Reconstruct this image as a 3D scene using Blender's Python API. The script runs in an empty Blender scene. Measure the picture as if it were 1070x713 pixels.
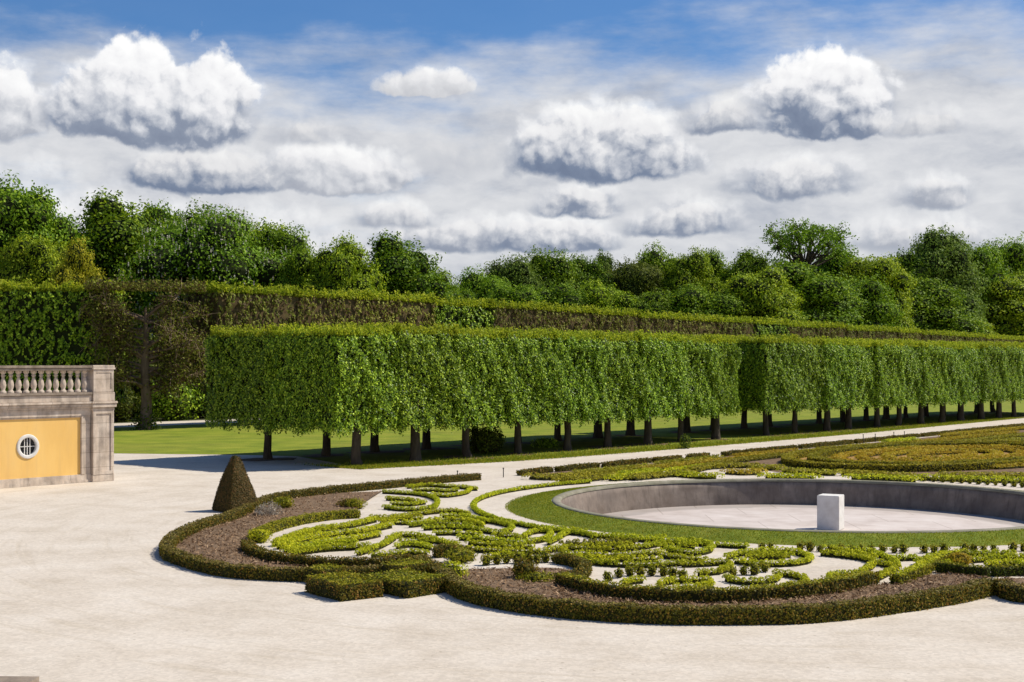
import bpy, bmesh, math, random
import numpy as np
from mathutils import Vector, Matrix
from mathutils.geometry import tessellate_polygon

rng = np.random.default_rng(7)
random.seed(7)
scene = bpy.context.scene
col = scene.collection
R = math.radians
F, H0, CX, HY = 1460.0, 5.0, 535.0, 380.0       # lens in photo pixels, eye height, principal point, horizon

def U(px, py, z=0.0):
    """ground point seen at photo pixel px,py"""
    Y = F * (H0 - z) / (py - HY)
    return ((px - CX) / F * Y, Y)
def at(px, Y):
    return (px - CX) / F * Y
D = np.array([.66, .75]); D /= np.linalg.norm(D)   # direction of the allee
N = np.array([-D[1], D[0]])                        # away from the parterre
ANG = math.atan2(D[1], D[0])
P0 = np.array([-7.57, 68.2])                       # first tree of the front row
def SN(s, n):
    return P0 + D * s + N * n

# ---------------------------------------------------------------- materials
def new_mat(name):
    m = bpy.data.materials.new(name); m.use_nodes = True
    nt = m.node_tree; nt.nodes.clear()
    return m, nt
def nd(nt, t, **kw):
    n = nt.nodes.new(t)
    for k, v in kw.items():
        if k == 'ins':
            for a, b in v.items(): n.inputs[a].default_value = b
        else: setattr(n, k, v)
    return n
def ramp(nt, stops, interp='LINEAR'):
    r = nt.nodes.new('ShaderNodeValToRGB'); cr = r.color_ramp; cr.interpolation = interp
    while len(cr.elements) < len(stops): cr.elements.new(.5)
    for e, (p, c) in zip(cr.elements, stops):
        e.position = p; e.color = (*c, 1)
    return r
def leaf_mat(name, stops, trans=.35, rough=.6, tint=.25, spec=.15):
    m, nt = new_mat(name); L = nt.links.new
    g = nd(nt, 'ShaderNodeNewGeometry'); r = ramp(nt, stops)
    L(g.outputs['Random Per Island'], r.inputs[0])
    oi = nd(nt, 'ShaderNodeObjectInfo')
    hs = nd(nt, 'ShaderNodeHueSaturation')
    mr = nd(nt, 'ShaderNodeMapRange', ins={'To Min': 1 - tint, 'To Max': 1 + tint})
    L(oi.outputs['Random'], mr.inputs['Value']); L(mr.outputs[0], hs.inputs['Value'])
    mh = nd(nt, 'ShaderNodeMath', operation='MULTIPLY_ADD', ins={1: .026 * tint / .25, 2: .5 - .021 * tint / .25})
    mx_ = nd(nt, 'ShaderNodeMath', operation='FRACT')
    m7 = nd(nt, 'ShaderNodeMath', operation='MULTIPLY', ins={1: 7.3})
    L(oi.outputs['Random'], m7.inputs[0]); L(m7.outputs[0], mx_.inputs[0]); L(mx_.outputs[0], mh.inputs[0]); L(mh.outputs[0], hs.inputs['Hue'])
    L(r.outputs[0], hs.inputs['Color'])
    b = nd(nt, 'ShaderNodeBsdfPrincipled', ins={'Roughness': rough, 'Specular IOR Level': spec})
    t = nd(nt, 'ShaderNodeBsdfTranslucent')
    L(hs.outputs[0], b.inputs['Base Color']); L(hs.outputs[0], t.inputs['Color'])
    mx = nd(nt, 'ShaderNodeMixShader', ins={0: trans})
    L(b.outputs[0], mx.inputs[1]); L(t.outputs[0], mx.inputs[2])
    o = nd(nt, 'ShaderNodeOutputMaterial'); L(mx.outputs[0], o.inputs[0])
    return m
def noise_mat(name, stops, scale=4., detail=6, rough=.9, bump=.0, bscale=30., second=None, stretch=None, spec=.2, bdist=.02, joints=None, streak=None):
    m, nt = new_mat(name); L = nt.links.new
    tc = nd(nt, 'ShaderNodeTexCoord'); mp = nd(nt, 'ShaderNodeMapping')
    L(tc.outputs['Object'], mp.inputs[0])
    if stretch: mp.inputs['Scale'].default_value = stretch
    n = nd(nt, 'ShaderNodeTexNoise', ins={'Scale': scale, 'Detail': detail, 'Roughness': .6})
    L(mp.outputs[0], n.inputs['Vector'])
    r = ramp(nt, stops); L(n.outputs['Fac'], r.inputs[0])
    outc = r.outputs[0]
    if second:
        sc2, amt, c2 = second
        n2 = nd(nt, 'ShaderNodeTexNoise', ins={'Scale': sc2, 'Detail': 5, 'Roughness': .65})
        L(tc.outputs['Object'], n2.inputs['Vector'])
        mr = nd(nt, 'ShaderNodeMapRange', ins={'From Min': .45, 'From Max': .68, 'To Max': amt})
        L(n2.outputs['Fac'], mr.inputs[0])
        mx = nd(nt, 'ShaderNodeMix', data_type='RGBA'); L(mr.outputs[0], mx.inputs[0]); L(outc, mx.inputs[6])
        mx.inputs[7].default_value = (*c2, 1); outc = mx.outputs[2]
    if streak:                                             # rain streaks running down the face
        ms = nd(nt, 'ShaderNodeMapping'); ms.inputs['Scale'].default_value = (5, 5, .35); L(tc.outputs['Object'], ms.inputs[0])
        n3 = nd(nt, 'ShaderNodeTexNoise', ins={'Scale': 1., 'Detail': 6, 'Roughness': .65}); L(ms.outputs[0], n3.inputs['Vector'])
        mr3 = nd(nt, 'ShaderNodeMapRange', ins={'From Min': .5, 'From Max': .72, 'To Max': streak[0]}); L(n3.outputs['Fac'], mr3.inputs[0])
        x3 = nd(nt, 'ShaderNodeMix', data_type='RGBA'); L(mr3.outputs[0], x3.inputs[0]); L(outc, x3.inputs[6]); x3.inputs[7].default_value = (*streak[1], 1); outc = x3.outputs[2]
    if joints:
        sj = nd(nt, 'ShaderNodeSeparateXYZ'); L(tc.outputs['Object'], sj.inputs[0]); cj = nd(nt, 'ShaderNodeCombineXYZ'); L(sj.outputs[0], cj.inputs[0]); L(sj.outputs[2], cj.inputs[1])
        bt = nd(nt, 'ShaderNodeTexBrick', ins={'Scale': 1., 'Mortar Size': .012, 'Brick Width': joints[0], 'Row Height': joints[1], 'Color1': (1, 1, 1, 1), 'Color2': (.92, .91, .90, 1), 'Mortar': (.55, .52, .49, 1)}); L(cj.outputs[0], bt.inputs['Vector'])
        xj = nd(nt, 'ShaderNodeMix', data_type='RGBA', blend_type='MULTIPLY', ins={0: .8}); L(outc, xj.inputs[6]); L(bt.outputs['Color'], xj.inputs[7]); outc = xj.outputs[2]
    b = nd(nt, 'ShaderNodeBsdfPrincipled', ins={'Roughness': rough, 'Specular IOR Level': spec})
    L(outc, b.inputs['Base Color'])
    if bump:
        bn = nd(nt, 'ShaderNodeTexNoise', ins={'Scale': bscale, 'Detail': 6}); L(tc.outputs['Object'], bn.inputs['Vector'])
        bp = nd(nt, 'ShaderNodeBump', ins={'Strength': bump, 'Distance': bdist}); L(bn.outputs['Fac'], bp.inputs['Height']); L(bp.outputs[0], b.inputs['Normal'])
    o = nd(nt, 'ShaderNodeOutputMaterial'); L(b.outputs[0], o.inputs[0])
    return m

M = {}
def gravel_mat():
    m, nt = new_mat('pale_gravel'); L = nt.links.new
    tc = nd(nt, 'ShaderNodeTexCoord'); O = tc.outputs['Object']
    n1 = nd(nt, 'ShaderNodeTexNoise', ins={'Scale': .45, 'Detail': 10, 'Roughness': .68}); L(O, n1.inputs['Vector'])
    r1 = ramp(nt, [(.32, (0.497, 0.429, 0.349)), (.5, (0.578, 0.510, 0.430)), (.68, (0.629, 0.566, 0.490))]); L(n1.outputs['Fac'], r1.inputs[0])
    # wheel and rake tracks following the curve of the parterre
    mp = nd(nt, 'ShaderNodeVectorMath', operation='SUBTRACT'); mp.inputs[1].default_value = (6, 44, 0); L(O, mp.inputs[0])
    sp = nd(nt, 'ShaderNodeSeparateXYZ'); L(mp.outputs[0], sp.inputs[0])
    ln = nd(nt, 'ShaderNodeVectorMath', operation='LENGTH'); L(mp.outputs[0], ln.inputs[0])
    at_ = nd(nt, 'ShaderNodeMath', operation='ARCTAN2'); L(sp.outputs[0], at_.inputs[0]); L(sp.outputs[1], at_.inputs[1])
    a2 = nd(nt, 'ShaderNodeMath', operation='MULTIPLY', ins={1: 4.}); L(at_.outputs[0], a2.inputs[0])
    l2 = nd(nt, 'ShaderNodeMath', operation='MULTIPLY', ins={1: 2.6}); L(ln.outputs[1], l2.inputs[0])
    cb = nd(nt, 'ShaderNodeCombineXYZ'); L(l2.outputs[0], cb.inputs[0]); L(a2.outputs[0], cb.inputs[1])
    n2 = nd(nt, 'ShaderNodeTexNoise', ins={'Scale': 1., 'Detail': 5, 'Roughness': .6}); L(cb.outputs[0], n2.inputs['Vector'])
    m2 = nd(nt, 'ShaderNodeMapRange', ins={'From Min': .54, 'From Max': .70, 'To Max': .42}); L(n2.outputs['Fac'], m2.inputs[0])
    x2 = nd(nt, 'ShaderNodeMix', data_type='RGBA'); L(m2.outputs[0], x2.inputs[0]); L(r1.outputs[0], x2.inputs[6]); x2.inputs[7].default_value = (.43, .36, .27, 1)
    # pebbles and grain
    v = nd(nt, 'ShaderNodeTexVoronoi', ins={'Scale': 16.}); L(O, v.inputs['Vector'])
    sx_ = nd(nt, 'ShaderNodeSeparateColor'); L(v.outputs['Color'], sx_.inputs[0])
    hv = nd(nt, 'ShaderNodeHueSaturation'); mr = nd(nt, 'ShaderNodeMapRange', ins={'To Min': .90, 'To Max': 1.08}); L(sx_.outputs[0], mr.inputs[0]); L(mr.outputs[0], hv.inputs['Value']); L(x2.outputs[2], hv.inputs['Color'])
    ds = nd(nt, 'ShaderNodeTexVoronoi', ins={'Scale': 2.3}); L(O, ds.inputs['Vector'])
    m3 = nd(nt, 'ShaderNodeMapRange', ins={'From Min': .075, 'From Max': .05, 'To Max': .5}); L(ds.outputs['Distance'], m3.inputs[0])
    x3 = nd(nt, 'ShaderNodeMix', data_type='RGBA'); L(m3.outputs[0], x3.inputs[0]); L(hv.outputs[0], x3.inputs[6]); x3.inputs[7].default_value = (.22, .17, .11, 1)
    b = nd(nt, 'ShaderNodeBsdfPrincipled', ins={'Roughness': .95, 'Specular IOR Level': .1}); L(x3.outputs[2], b.inputs['Base Color'])
    n4 = nd(nt, 'ShaderNodeTexNoise', ins={'Scale': 9, 'Detail': 9, 'Roughness': .75}); L(O, n4.inputs['Vector'])
    ad = nd(nt, 'ShaderNodeMath', operation='SUBTRACT'); L(n4.outputs['Fac'], ad.inputs[0]); L(m2.outputs[0], ad.inputs[1])
    bp = nd(nt, 'ShaderNodeBump', ins={'Strength': .4, 'Distance': .02}); L(ad.outputs[0], bp.inputs['Height']); L(bp.outputs[0], b.inputs['Normal'])
    o = nd(nt, 'ShaderNodeOutputMaterial'); L(b.outputs[0], o.inputs[0]); return m
M['gravel'] = gravel_mat()
def floor_mat():
    m, nt = new_mat('basin_concrete'); L = nt.links.new
    tc = nd(nt, 'ShaderNodeTexCoord'); O = tc.outputs['Object']
    n1 = nd(nt, 'ShaderNodeTexNoise', ins={'Scale': .7, 'Detail': 9, 'Roughness': .65}); L(O, n1.inputs['Vector'])
    r1 = ramp(nt, [(.3, (.47, .40, .36)), (.52, (.58, .51, .47)), (.7, (.64, .58, .54))]); L(n1.outputs['Fac'], r1.inputs[0])
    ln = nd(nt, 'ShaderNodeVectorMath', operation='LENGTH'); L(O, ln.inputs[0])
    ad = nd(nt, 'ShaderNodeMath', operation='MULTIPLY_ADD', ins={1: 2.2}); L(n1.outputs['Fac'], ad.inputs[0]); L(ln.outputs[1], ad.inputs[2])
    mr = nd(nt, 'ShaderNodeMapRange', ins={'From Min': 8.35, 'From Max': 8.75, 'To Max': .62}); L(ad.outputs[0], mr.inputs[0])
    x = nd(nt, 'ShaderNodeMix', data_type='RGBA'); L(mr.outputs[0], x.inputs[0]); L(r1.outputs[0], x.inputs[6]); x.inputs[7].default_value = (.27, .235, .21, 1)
    bt = nd(nt, 'ShaderNodeTexBrick', ins={'Scale': 1., 'Mortar Size': .018, 'Brick Width': 3.2, 'Row Height': 2.4, 'Color1': (1, 1, 1, 1), 'Color2': (.9, .89, .88, 1), 'Mortar': (.6, .57, .54, 1)}); L(O, bt.inputs['Vector'])
    xj = nd(nt, 'ShaderNodeMix', data_type='RGBA', blend_type='MULTIPLY', ins={0: .8}); L(x.outputs[2], xj.inputs[6]); L(bt.outputs['Color'], xj.inputs[7])
    b = nd(nt, 'ShaderNodeBsdfPrincipled', ins={'Roughness': .9, 'Specular IOR Level': .15}); L(xj.outputs[2], b.inputs['Base Color'])
    o = nd(nt, 'ShaderNodeOutputMaterial'); L(b.outputs[0], o.inputs[0]); return m
M['basin_floor'] = floor_mat()
M['basin_stone'] = noise_mat('basin_stone', [(.3, (0.155, 0.120, 0.096)), (.55, (0.243, 0.195, 0.160)), (.75, (0.338, 0.280, 0.230))], scale=1.3, detail=8, rough=.85, bump=.4, second=(.6, .6, (0.121, 0.101, 0.090)), streak=(.6, (0.081, 0.068, 0.059)))
M['rim_stone'] = noise_mat('rim_stone', [(.3, (.17, .155, .11)), (.6, (.27, .25, .19)), (.8, (.34, .31, .25))], scale=2, detail=7, rough=.85, bump=.3, second=(.9, .5, (.16, .17, .10)))
M['white_stone'] = noise_mat('white_stone', [(.3, (.60, .57, .53)), (.6, (.72, .70, .66))], scale=3, detail=7, rough=.75, bump=.1, second=(2.2, .3, (.5, .46, .4)))
M['lawn'] = noise_mat('lawn', [(.3, (0.119, 0.161, 0.012)), (.5, (0.189, 0.232, 0.016)), (.7, (0.266, 0.283, 0.028))], scale=.5, detail=9, rough=.9, bump=1.0, bscale=9, second=(.16, .45, (0.237, 0.218, 0.035)), bdist=.06)
M['bank_grass'] = noise_mat('bank_grass', [(.3, (0.098, 0.140, 0.009)), (.5, (0.155, 0.196, 0.013)), (.7, (0.227, 0.252, 0.023))], scale=1.2, detail=9, rough=.9, bump=.9, bscale=25, second=(.5, .4, (0.163, 0.155, 0.027)), bdist=.04)
M['forest_floor'] = noise_mat('forest_floor', [(.3, (.03, .035, .012)), (.6, (.06, .07, .02))], scale=.6, bump=.6, bscale=6)
M['soil'] = noise_mat('dry_soil', [(.25, (0.094, 0.054, 0.029)), (.5, (0.166, 0.105, 0.061)), (.75, (0.245, 0.170, 0.109))], scale=5, detail=9, rough=.95, bump=1., bscale=14, second=(1.2, .5, (0.230, 0.163, 0.102)), bdist=.05)
M['ochre_soil'] = noise_mat('ochre_soil', [(.25, (0.208, 0.121, 0.036)), (.5, (0.312, 0.184, 0.054)), (.75, (0.390, 0.241, 0.090))], scale=3, detail=9, rough=.95, bump=.8, bscale=10, bdist=.05)
M['path'] = M['gravel']
M['bark'] = noise_mat('bark', [(.3, (.035, .028, .02)), (.6, (.085, .068, .048)), (.8, (.13, .105, .075))], scale=5, detail=8, rough=.95, bump=1., bscale=12, stretch=(1, 1, .25))
M['twig_wood'] = noise_mat('twig_wood', [(.3, (.17, .115, .075)), (.7, (.38, .28, .19))], scale=3, rough=.9)
M['core'] = noise_mat('crown_dark_core', [(.3, (.012, .018, .006)), (.7, (.03, .038, .012))], scale=6, rough=1, bump=.6, bscale=14, spec=.05)  # dark solid filling added inside crowns, blocks light and deepens the gaps
M['brown_core'] = noise_mat('inner_brown_branches', [(.3, (.045, .03, .017)), (.5, (.12, .085, .045)), (.7, (.08, .085, .025))], scale=2.5, rough=1, bump=.6, bscale=8, spec=.05)
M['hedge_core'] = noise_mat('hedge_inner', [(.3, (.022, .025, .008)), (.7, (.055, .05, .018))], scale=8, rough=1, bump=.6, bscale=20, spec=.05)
M['stake'] = noise_mat('dark_metal', [(.3, (.02, .02, .02)), (.7, (.05, .045, .04))], scale=5, rough=.5)

M['lime_leaf'] = leaf_mat('lime_leaf', [(0, (0.024, 0.053, 0.004)), (.3, (0.099, 0.188, 0.008)), (.7, (0.257, 0.419, 0.016)), (1, (0.554, 0.725, 0.055))], trans=.25, tint=.10, rough=.48, spec=.2)
M['lime_shoot'] = leaf_mat('lime_shoot', [(0, (0.172, 0.252, 0.012)), (.5, (0.345, 0.420, 0.020)), (1, (0.517, 0.538, 0.040))], trans=.5, tint=.1)
M['bronze_leaf'] = leaf_mat('bronze_leaf', [(0, (.07, .045, .020)), (.3, (.16, .11, .038)), (.5, (.17, .19, .025)), (.8, (.24, .30, .03)), (1, (.36, .36, .07))], trans=.3, tint=.22)
M['dark_leaf'] = leaf_mat('dark_leaf', [(0, (0.028, 0.051, 0.005)), (.5, (0.068, 0.105, 0.007)), (1, (0.160, 0.196, 0.014))], trans=.25, tint=.15)
M['row_leaf'] = leaf_mat('young_box_leaf', [(0, (0.178, 0.236, 0.009)), (.3, (0.379, 0.431, 0.013)), (.7, (0.590, 0.615, 0.021)), (1, (0.800, 0.797, 0.045))], trans=.4, tint=.14)
M['clip_leaf'] = leaf_mat('clipped_box_leaf', [(0, (0.064, 0.069, 0.007)), (.45, (0.140, 0.135, 0.013)), (.8, (0.258, 0.190, 0.019)), (1, (0.366, 0.198, 0.041))], trans=.25, tint=.1)
M['border_top'] = leaf_mat('border_top_leaf', [(0, (.08, .07, .015)), (.4, (.19, .165, .028)), (.75, (.30, .24, .05)), (1, (.26, .17, .06))], trans=.25, tint=.1)
M['fresh_leaf'] = leaf_mat('fresh_box_leaf', [(0, (0.117, 0.149, 0.008)), (.5, (0.280, 0.288, 0.015)), (1, (0.468, 0.391, 0.029))], trans=.3, tint=.1)
M['ochre_leaf'] = leaf_mat('ochre_leaf', [(0, (.26, .195, .014)), (.4, (.48, .355, .022)), (.8, (.62, .48, .04)), (1, (.46, .48, .04))], trans=.35, tint=.14)
M['olive_leaf'] = leaf_mat('olive_leaf', [(0, (0.151, 0.157, 0.011)), (.5, (0.321, 0.307, 0.018)), (1, (0.491, 0.439, 0.036))], trans=.35, tint=.18)
M['yew_leaf'] = leaf_mat('yew_leaf', [(0, (0.041, 0.036, 0.008)), (.5, (0.090, 0.068, 0.014)), (.85, (0.168, 0.100, 0.026)), (1, (0.225, 0.113, 0.039))], trans=.15, tint=.0)
M['grass_blade'] = leaf_mat('grass_blade', [(0, (0.107, 0.168, 0.010)), (.5, (0.230, 0.276, 0.014)), (1, (0.463, 0.382, 0.036))], trans=.4, tint=.0)
M['litter'] = leaf_mat('dry_litter', [(0, (0.095, 0.052, 0.027)), (.4, (0.212, 0.126, 0.068)), (.8, (0.361, 0.234, 0.135)), (1, (0.478, 0.328, 0.203))], trans=.1, tint=.0, rough=.9)
M['dry_twig'] = leaf_mat('pale_dry_twig', [(0, (.20, .15, .10)), (.6, (.42, .36, .28)), (1, (.60, .54, .45))], trans=.2, tint=.0, rough=.9)
TREE_MATS = {
    'deep':  [(0, (0.045, 0.104, 0.004)), (.4, (0.110, 0.205, 0.006)), (.8, (0.201, 0.321, 0.011)), (1, (0.312, 0.423, 0.018))],
    'mid':   [(0, (0.061, 0.128, 0.005)), (.4, (0.138, 0.249, 0.009)), (.8, (0.234, 0.372, 0.013)), (1, (0.356, 0.471, 0.022))],
    'fresh': [(0, (0.103, 0.181, 0.006)), (.4, (0.220, 0.338, 0.011)), (.8, (0.361, 0.481, 0.018)), (1, (0.516, 0.603, 0.027))],
    'gold':  [(0, (0.166, 0.195, 0.009)), (.4, (0.331, 0.351, 0.013)), (.8, (0.516, 0.488, 0.022)), (1, (0.661, 0.565, 0.036))],
    'oak':   [(0, (0.058, 0.127, 0.007)), (.4, (0.117, 0.241, 0.011)), (.8, (0.194, 0.366, 0.018)), (1, (0.292, 0.454, 0.027))],
    'grey':  [(0, (0.062, 0.111, 0.014)), (.4, (0.123, 0.208, 0.023)), (.8, (0.197, 0.292, 0.036)), (1, (0.270, 0.371, 0.054))],
    'rust':  [(0, (0.071, 0.106, 0.011)), (.4, (0.127, 0.180, 0.017)), (.8, (0.184, 0.232, 0.022)), (1, (0.227, 0.295, 0.027))],
}
for k, v in TREE_MATS.items(): M['t_' + k] = leaf_mat('tree_leaf_' + k, v, trans=.32, tint=.14)
M['blossom'] = leaf_mat('cream_blossom', [(0, (.45, .42, .30)), (1, (.72, .69, .58))], trans=.3, tint=.0)

# ---------------------------------------------------------------- mesh building
class MB:
    """collects arrays of polygons (each with one vertex count) and links them as ONE mesh object"""
    def __init__(s): s.v = []; s.f = []; s.n = 0
    def add(s, verts, faces, mat=0, smooth=False):
        verts = np.asarray(verts, dtype=np.float64).reshape(-1, 3)
        faces = np.asarray(faces, dtype=np.int64)
        s.v.append(verts); s.f.append((faces + s.n, mat, smooth)); s.n += len(verts)
    def mesh(s, name, mats):
        me = bpy.data.meshes.new(name)
        V = np.concatenate(s.v) if s.v else np.zeros((0, 3))
        me.vertices.add(len(V)); me.vertices.foreach_set('co', V.astype(np.float32).ravel())
        loops = []; starts = []; tot = []; mi = []; sm = []; c = 0
        for f, m, smo in s.f:
            k = f.shape[1]; loops.append(f.ravel()); starts.append(c + np.arange(len(f)) * k)
            c += f.size; tot.append(np.full(len(f), k)); mi.append(np.full(len(f), m)); sm.append(np.full(len(f), smo))
        loops = np.concatenate(loops)
        me.loops.add(len(loops)); me.loops.foreach_set('vertex_index', loops.astype(np.int32))
        st = np.concatenate(starts)
        me.polygons.add(len(st)); me.polygons.foreach_set('loop_start', st.astype(np.int32))
        try: me.polygons.foreach_set('loop_total', np.concatenate(tot).astype(np.int32))
        except Exception: pass
        for m in mats: me.materials.append(m)
        me.polygons.foreach_set('material_index', np.concatenate(mi).astype(np.int32))
        me.polygons.foreach_set('use_smooth', np.concatenate(sm).astype(bool))
        me.update(calc_edges=True); me.validate()
        return me
    def build(s, name, mats, parent=None, loc=None):
        if not isinstance(mats, (list, tuple)): mats = [mats]
        o = bpy.data.objects.new(name, s.mesh(name, mats)); col.objects.link(o)
        if parent: o.parent = parent
        if loc is not None: o.location = loc
        return o
    def box(s, x0, x1, y0, y1, z0, z1, mat=0):
        v = [(x, y, z) for z in (z0, z1) for y in (y0, y1) for x in (x0, x1)]
        s.add(v, [(0, 2, 3, 1), (4, 5, 7, 6), (0, 1, 5, 4), (1, 3, 7, 5), (3, 2, 6, 7), (2, 0, 4, 6)], mat)
    def bevbox(s, x0, x1, y0, y1, z0, z1, b=.02, mat=0):
        bm = bmesh.new(); bmesh.ops.create_cube(bm, size=1)
        for v in bm.verts:
            v.co.x = x0 + (v.co.x + .5) * (x1 - x0); v.co.y = y0 + (v.co.y + .5) * (y1 - y0); v.co.z = z0 + (v.co.z + .5) * (z1 - z0)
        bmesh.ops.bevel(bm, geom=bm.edges[:], offset=b, segments=2, affect='EDGES')
        bmesh.ops.triangulate(bm, faces=bm.faces[:]); bm.verts.index_update()
        s.add([v.co[:] for v in bm.verts], [[v.index for v in f.verts] for f in bm.faces], mat); bm.free()
    def tube(s, pts, rads, k=7, mat=0, cap=True):
        pts = np.asarray(pts, float); n = len(pts)
        T = np.gradient(pts, axis=0); T /= np.linalg.norm(T, axis=1)[:, None] + 1e-9
        ref = np.where(np.abs(T[:, 2:3]) > .9, np.array([[1., 0, 0]]), np.array([[0, 0, 1.]]))
        A = np.cross(T, ref); A /= np.linalg.norm(A, axis=1)[:, None] + 1e-9; B = np.cross(T, A)
        th = np.arange(k) * 2 * math.pi / k
        V = pts[:, None, :] + np.asarray(rads)[:, None, None] * (np.cos(th)[None, :, None] * A[:, None, :] + np.sin(th)[None, :, None] * B[:, None, :])
        i = np.arange(n - 1)[:, None] * k; j = np.arange(k)[None, :]; j2 = (j + 1) % k
        f = np.stack([i + j, i + j2, i + k + j2, i + k + j], -1).reshape(-1, 4)
        s.add(V, f, mat, True)
    def lathe(s, prof, k=14, c=(0, 0), mat=0, a0=0., a1=2 * math.pi, smooth=True):
        closed = abs(a1 - a0 - 2 * math.pi) < 1e-6
        m = k if closed else k + 1
        th = a0 + np.arange(m) * (a1 - a0) / k
        P = np.asarray(prof, float); n = len(P)
        V = np.stack([c[0] + P[:, None, 0] * np.cos(th)[None], c[1] + P[:, None, 0] * np.sin(th)[None], np.repeat(P[:, 1:2], m, 1)], -1)
        i = np.arange(n - 1)[:, None] * m; j = np.arange(k)[None, :]; j2 = (j + 1) % m
        f = np.stack([i + j, i + j2, i + m + j2, i + m + j], -1).reshape(-1, 4)
        s.add(V, f, mat, smooth)
    def leaves(s, P, Nn, L, W, mat=0, hang=None, hangw=0.):
        """rhombus leaves at P with normals Nn, length L, width W"""
        n = len(P)
        if n == 0: return
        Nn = Nn / (np.linalg.norm(Nn, axis=1)[:, None] + 1e-9)
        r = rng.normal(size=(n, 3))
        if hang is not None: r = r * (1 - hangw) + np.asarray(hang)[None] * hangw * 2
        T = r - (r * Nn).sum(1)[:, None] * Nn; T /= np.linalg.norm(T, axis=1)[:, None] + 1e-9
        B = np.cross(Nn, T)
        L = np.broadcast_to(np.asarray(L, float), (n,))[:, None] * .5; W = np.broadcast_to(np.asarray(W, float), (n,))[:, None] * .5
        V = np.stack([P - T * L, P + B * W - T * L * .15, P + T * L, P - B * W - T * L * .15], 1)
        s.add(V, np.arange(n * 4).reshape(n, 4), mat)
def rv(n): return rng.normal(size=(n, 3))
def tag(o, label=None, cat=None, group=None, kind=None):
    if label: o['label'] = label
    if cat: o['category'] = cat
    if group: o['group'] = group
    if kind: o['kind'] = kind
    return o
def thing(name, label, cat, loc=(0, 0, 0), rz=0, group=None):
    o = bpy.data.objects.new(name, None); col.objects.link(o); o.empty_display_size = .3
    o.location = loc; o.rotation_euler = (0, 0, rz)
    return tag(o, label, cat, group)
def copy_tree(o):
    r = o.copy(); col.objects.link(r)
    for c in list(o.children):
        d = c.copy(); col.objects.link(d); d.parent = r
        for g in list(c.children):
            e = g.copy(); col.objects.link(e); e.parent = d
    return r
def smooth_path(pts, step=.12, closed=False):
    """Catmull-Rom through 2-D points, resampled evenly"""
    P = np.asarray(pts, float)
    if len(P) == 2 and not closed:
        Q = P
    else:
        if closed: E = np.vstack([P[-1], P, P[0], P[1]])
        else: E = np.vstack([2 * P[0] - P[1], P, 2 * P[-1] - P[-2]])
        t = np.linspace(0, 1, 16, endpoint=False)[:, None]; out = []
        for i in range(len(E) - 3):
            a, b, c, d = E[i:i + 4]
            out.append(.5 * (2 * b + (c - a) * t + (2 * a - 5 * b + 4 * c - d) * t ** 2 + (3 * b - a - 3 * c + d) * t ** 3))
        Q = np.vstack(out + [P[:1] if closed else P[-1:]])
    l = np.r_[0, np.cumsum(np.linalg.norm(np.diff(Q, axis=0), axis=1))]
    n = max(2, int(l[-1] / step) + 1); u = np.linspace(0, l[-1], n)
    return np.stack([np.interp(u, l, Q[:, 0]), np.interp(u, l, Q[:, 1])], 1)
def frames(Q):
    T = np.gradient(Q, axis=0); T /= np.linalg.norm(T, axis=1)[:, None] + 1e-9
    return T, np.stack([-T[:, 1], T[:, 0]], 1)
def px_path(pts, z=0., step=.12, closed=False):
    return smooth_path([U(x, y, z) for x, y in pts], step, closed)
def sheet(name, poly, z, mat, label=None, cat=None, kind='structure'):
    poly = [(p[0], p[1]) for p in poly]
    tr = tessellate_polygon([[Vector((x, y, 0)) for x, y in poly]])
    f = []
    for a, b, c in tr:
        A, B, C_ = poly[a], poly[b], poly[c]
        cr = (B[0] - A[0]) * (C_[1] - A[1]) - (B[1] - A[1]) * (C_[0] - A[0])
        f.append((a, b, c) if cr > 0 else (a, c, b))
    mb = MB(); mb.add([(x, y, z) for x, y in poly], f)
    o = mb.build(name, mat)
    return tag(o, label, cat, kind=kind)

# ---------------------------------------------------------------- setting: ground and sheets
BC = np.array([10.6, 48.8]); RIM_R, BANK_R, RIM_Z = 9.2, 10.8, .2
mb = MB(); mb.lathe([(r, 0) for r in (10.2, 11.5, 14, 20, 40, 90, 200, 600, 2500)], 128, BC)
V0 = mb.v[0]; f0 = mb.f[0][0]; mb.f[0] = (f0[:, ::-1], 0, False)
tag(mb.build('ground', M['gravel']), kind='structure')

# the basin
bas = thing('fountain_basin', 'large round drained stone basin sunk in a ring of grass', 'basin', (BC[0], BC[1], 0))
mb = MB(); mb.lathe([(8.90, .12), (8.91, .19), (8.96, RIM_Z + .03), (9.14, RIM_Z + .03), (9.2, RIM_Z), (9.2, .05)], 160)
mb.build('stone_rim', M['rim_stone'], bas)
mb = MB(); mb.lathe([(9.0, .12), (8.92, .11), (8.88, -.1), (8.82, -.35), (8.70, -.80), (8.70, -.84)], 160)
mb.f[0] = (mb.f[0][0], 0, True)
mb.build('inner_wall', M['basin_stone'], bas)
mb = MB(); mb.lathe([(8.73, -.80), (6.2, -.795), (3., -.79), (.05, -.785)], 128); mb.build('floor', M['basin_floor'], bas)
# pedestal in the middle of the basin
ped = MB(); ped.bevbox(-.37, .37, -.37, .37, 0, 1.14, .015); ped.bevbox(-.40, .40, -.40, .40, 1.142, 1.22, .012)
ped = MB(); ped.bevbox(-.385, .385, -.385, .385, 0, 1.2, .018)
pd = ped.build('stone_pedestal', M['white_stone'], loc=(BC[0] + .53, BC[1], -.787)); pd.rotation_euler = (0, 0, ANG + .25)
tag(pd, 'plain white square stone block standing in the middle of the dry basin', 'pedestal')
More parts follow.
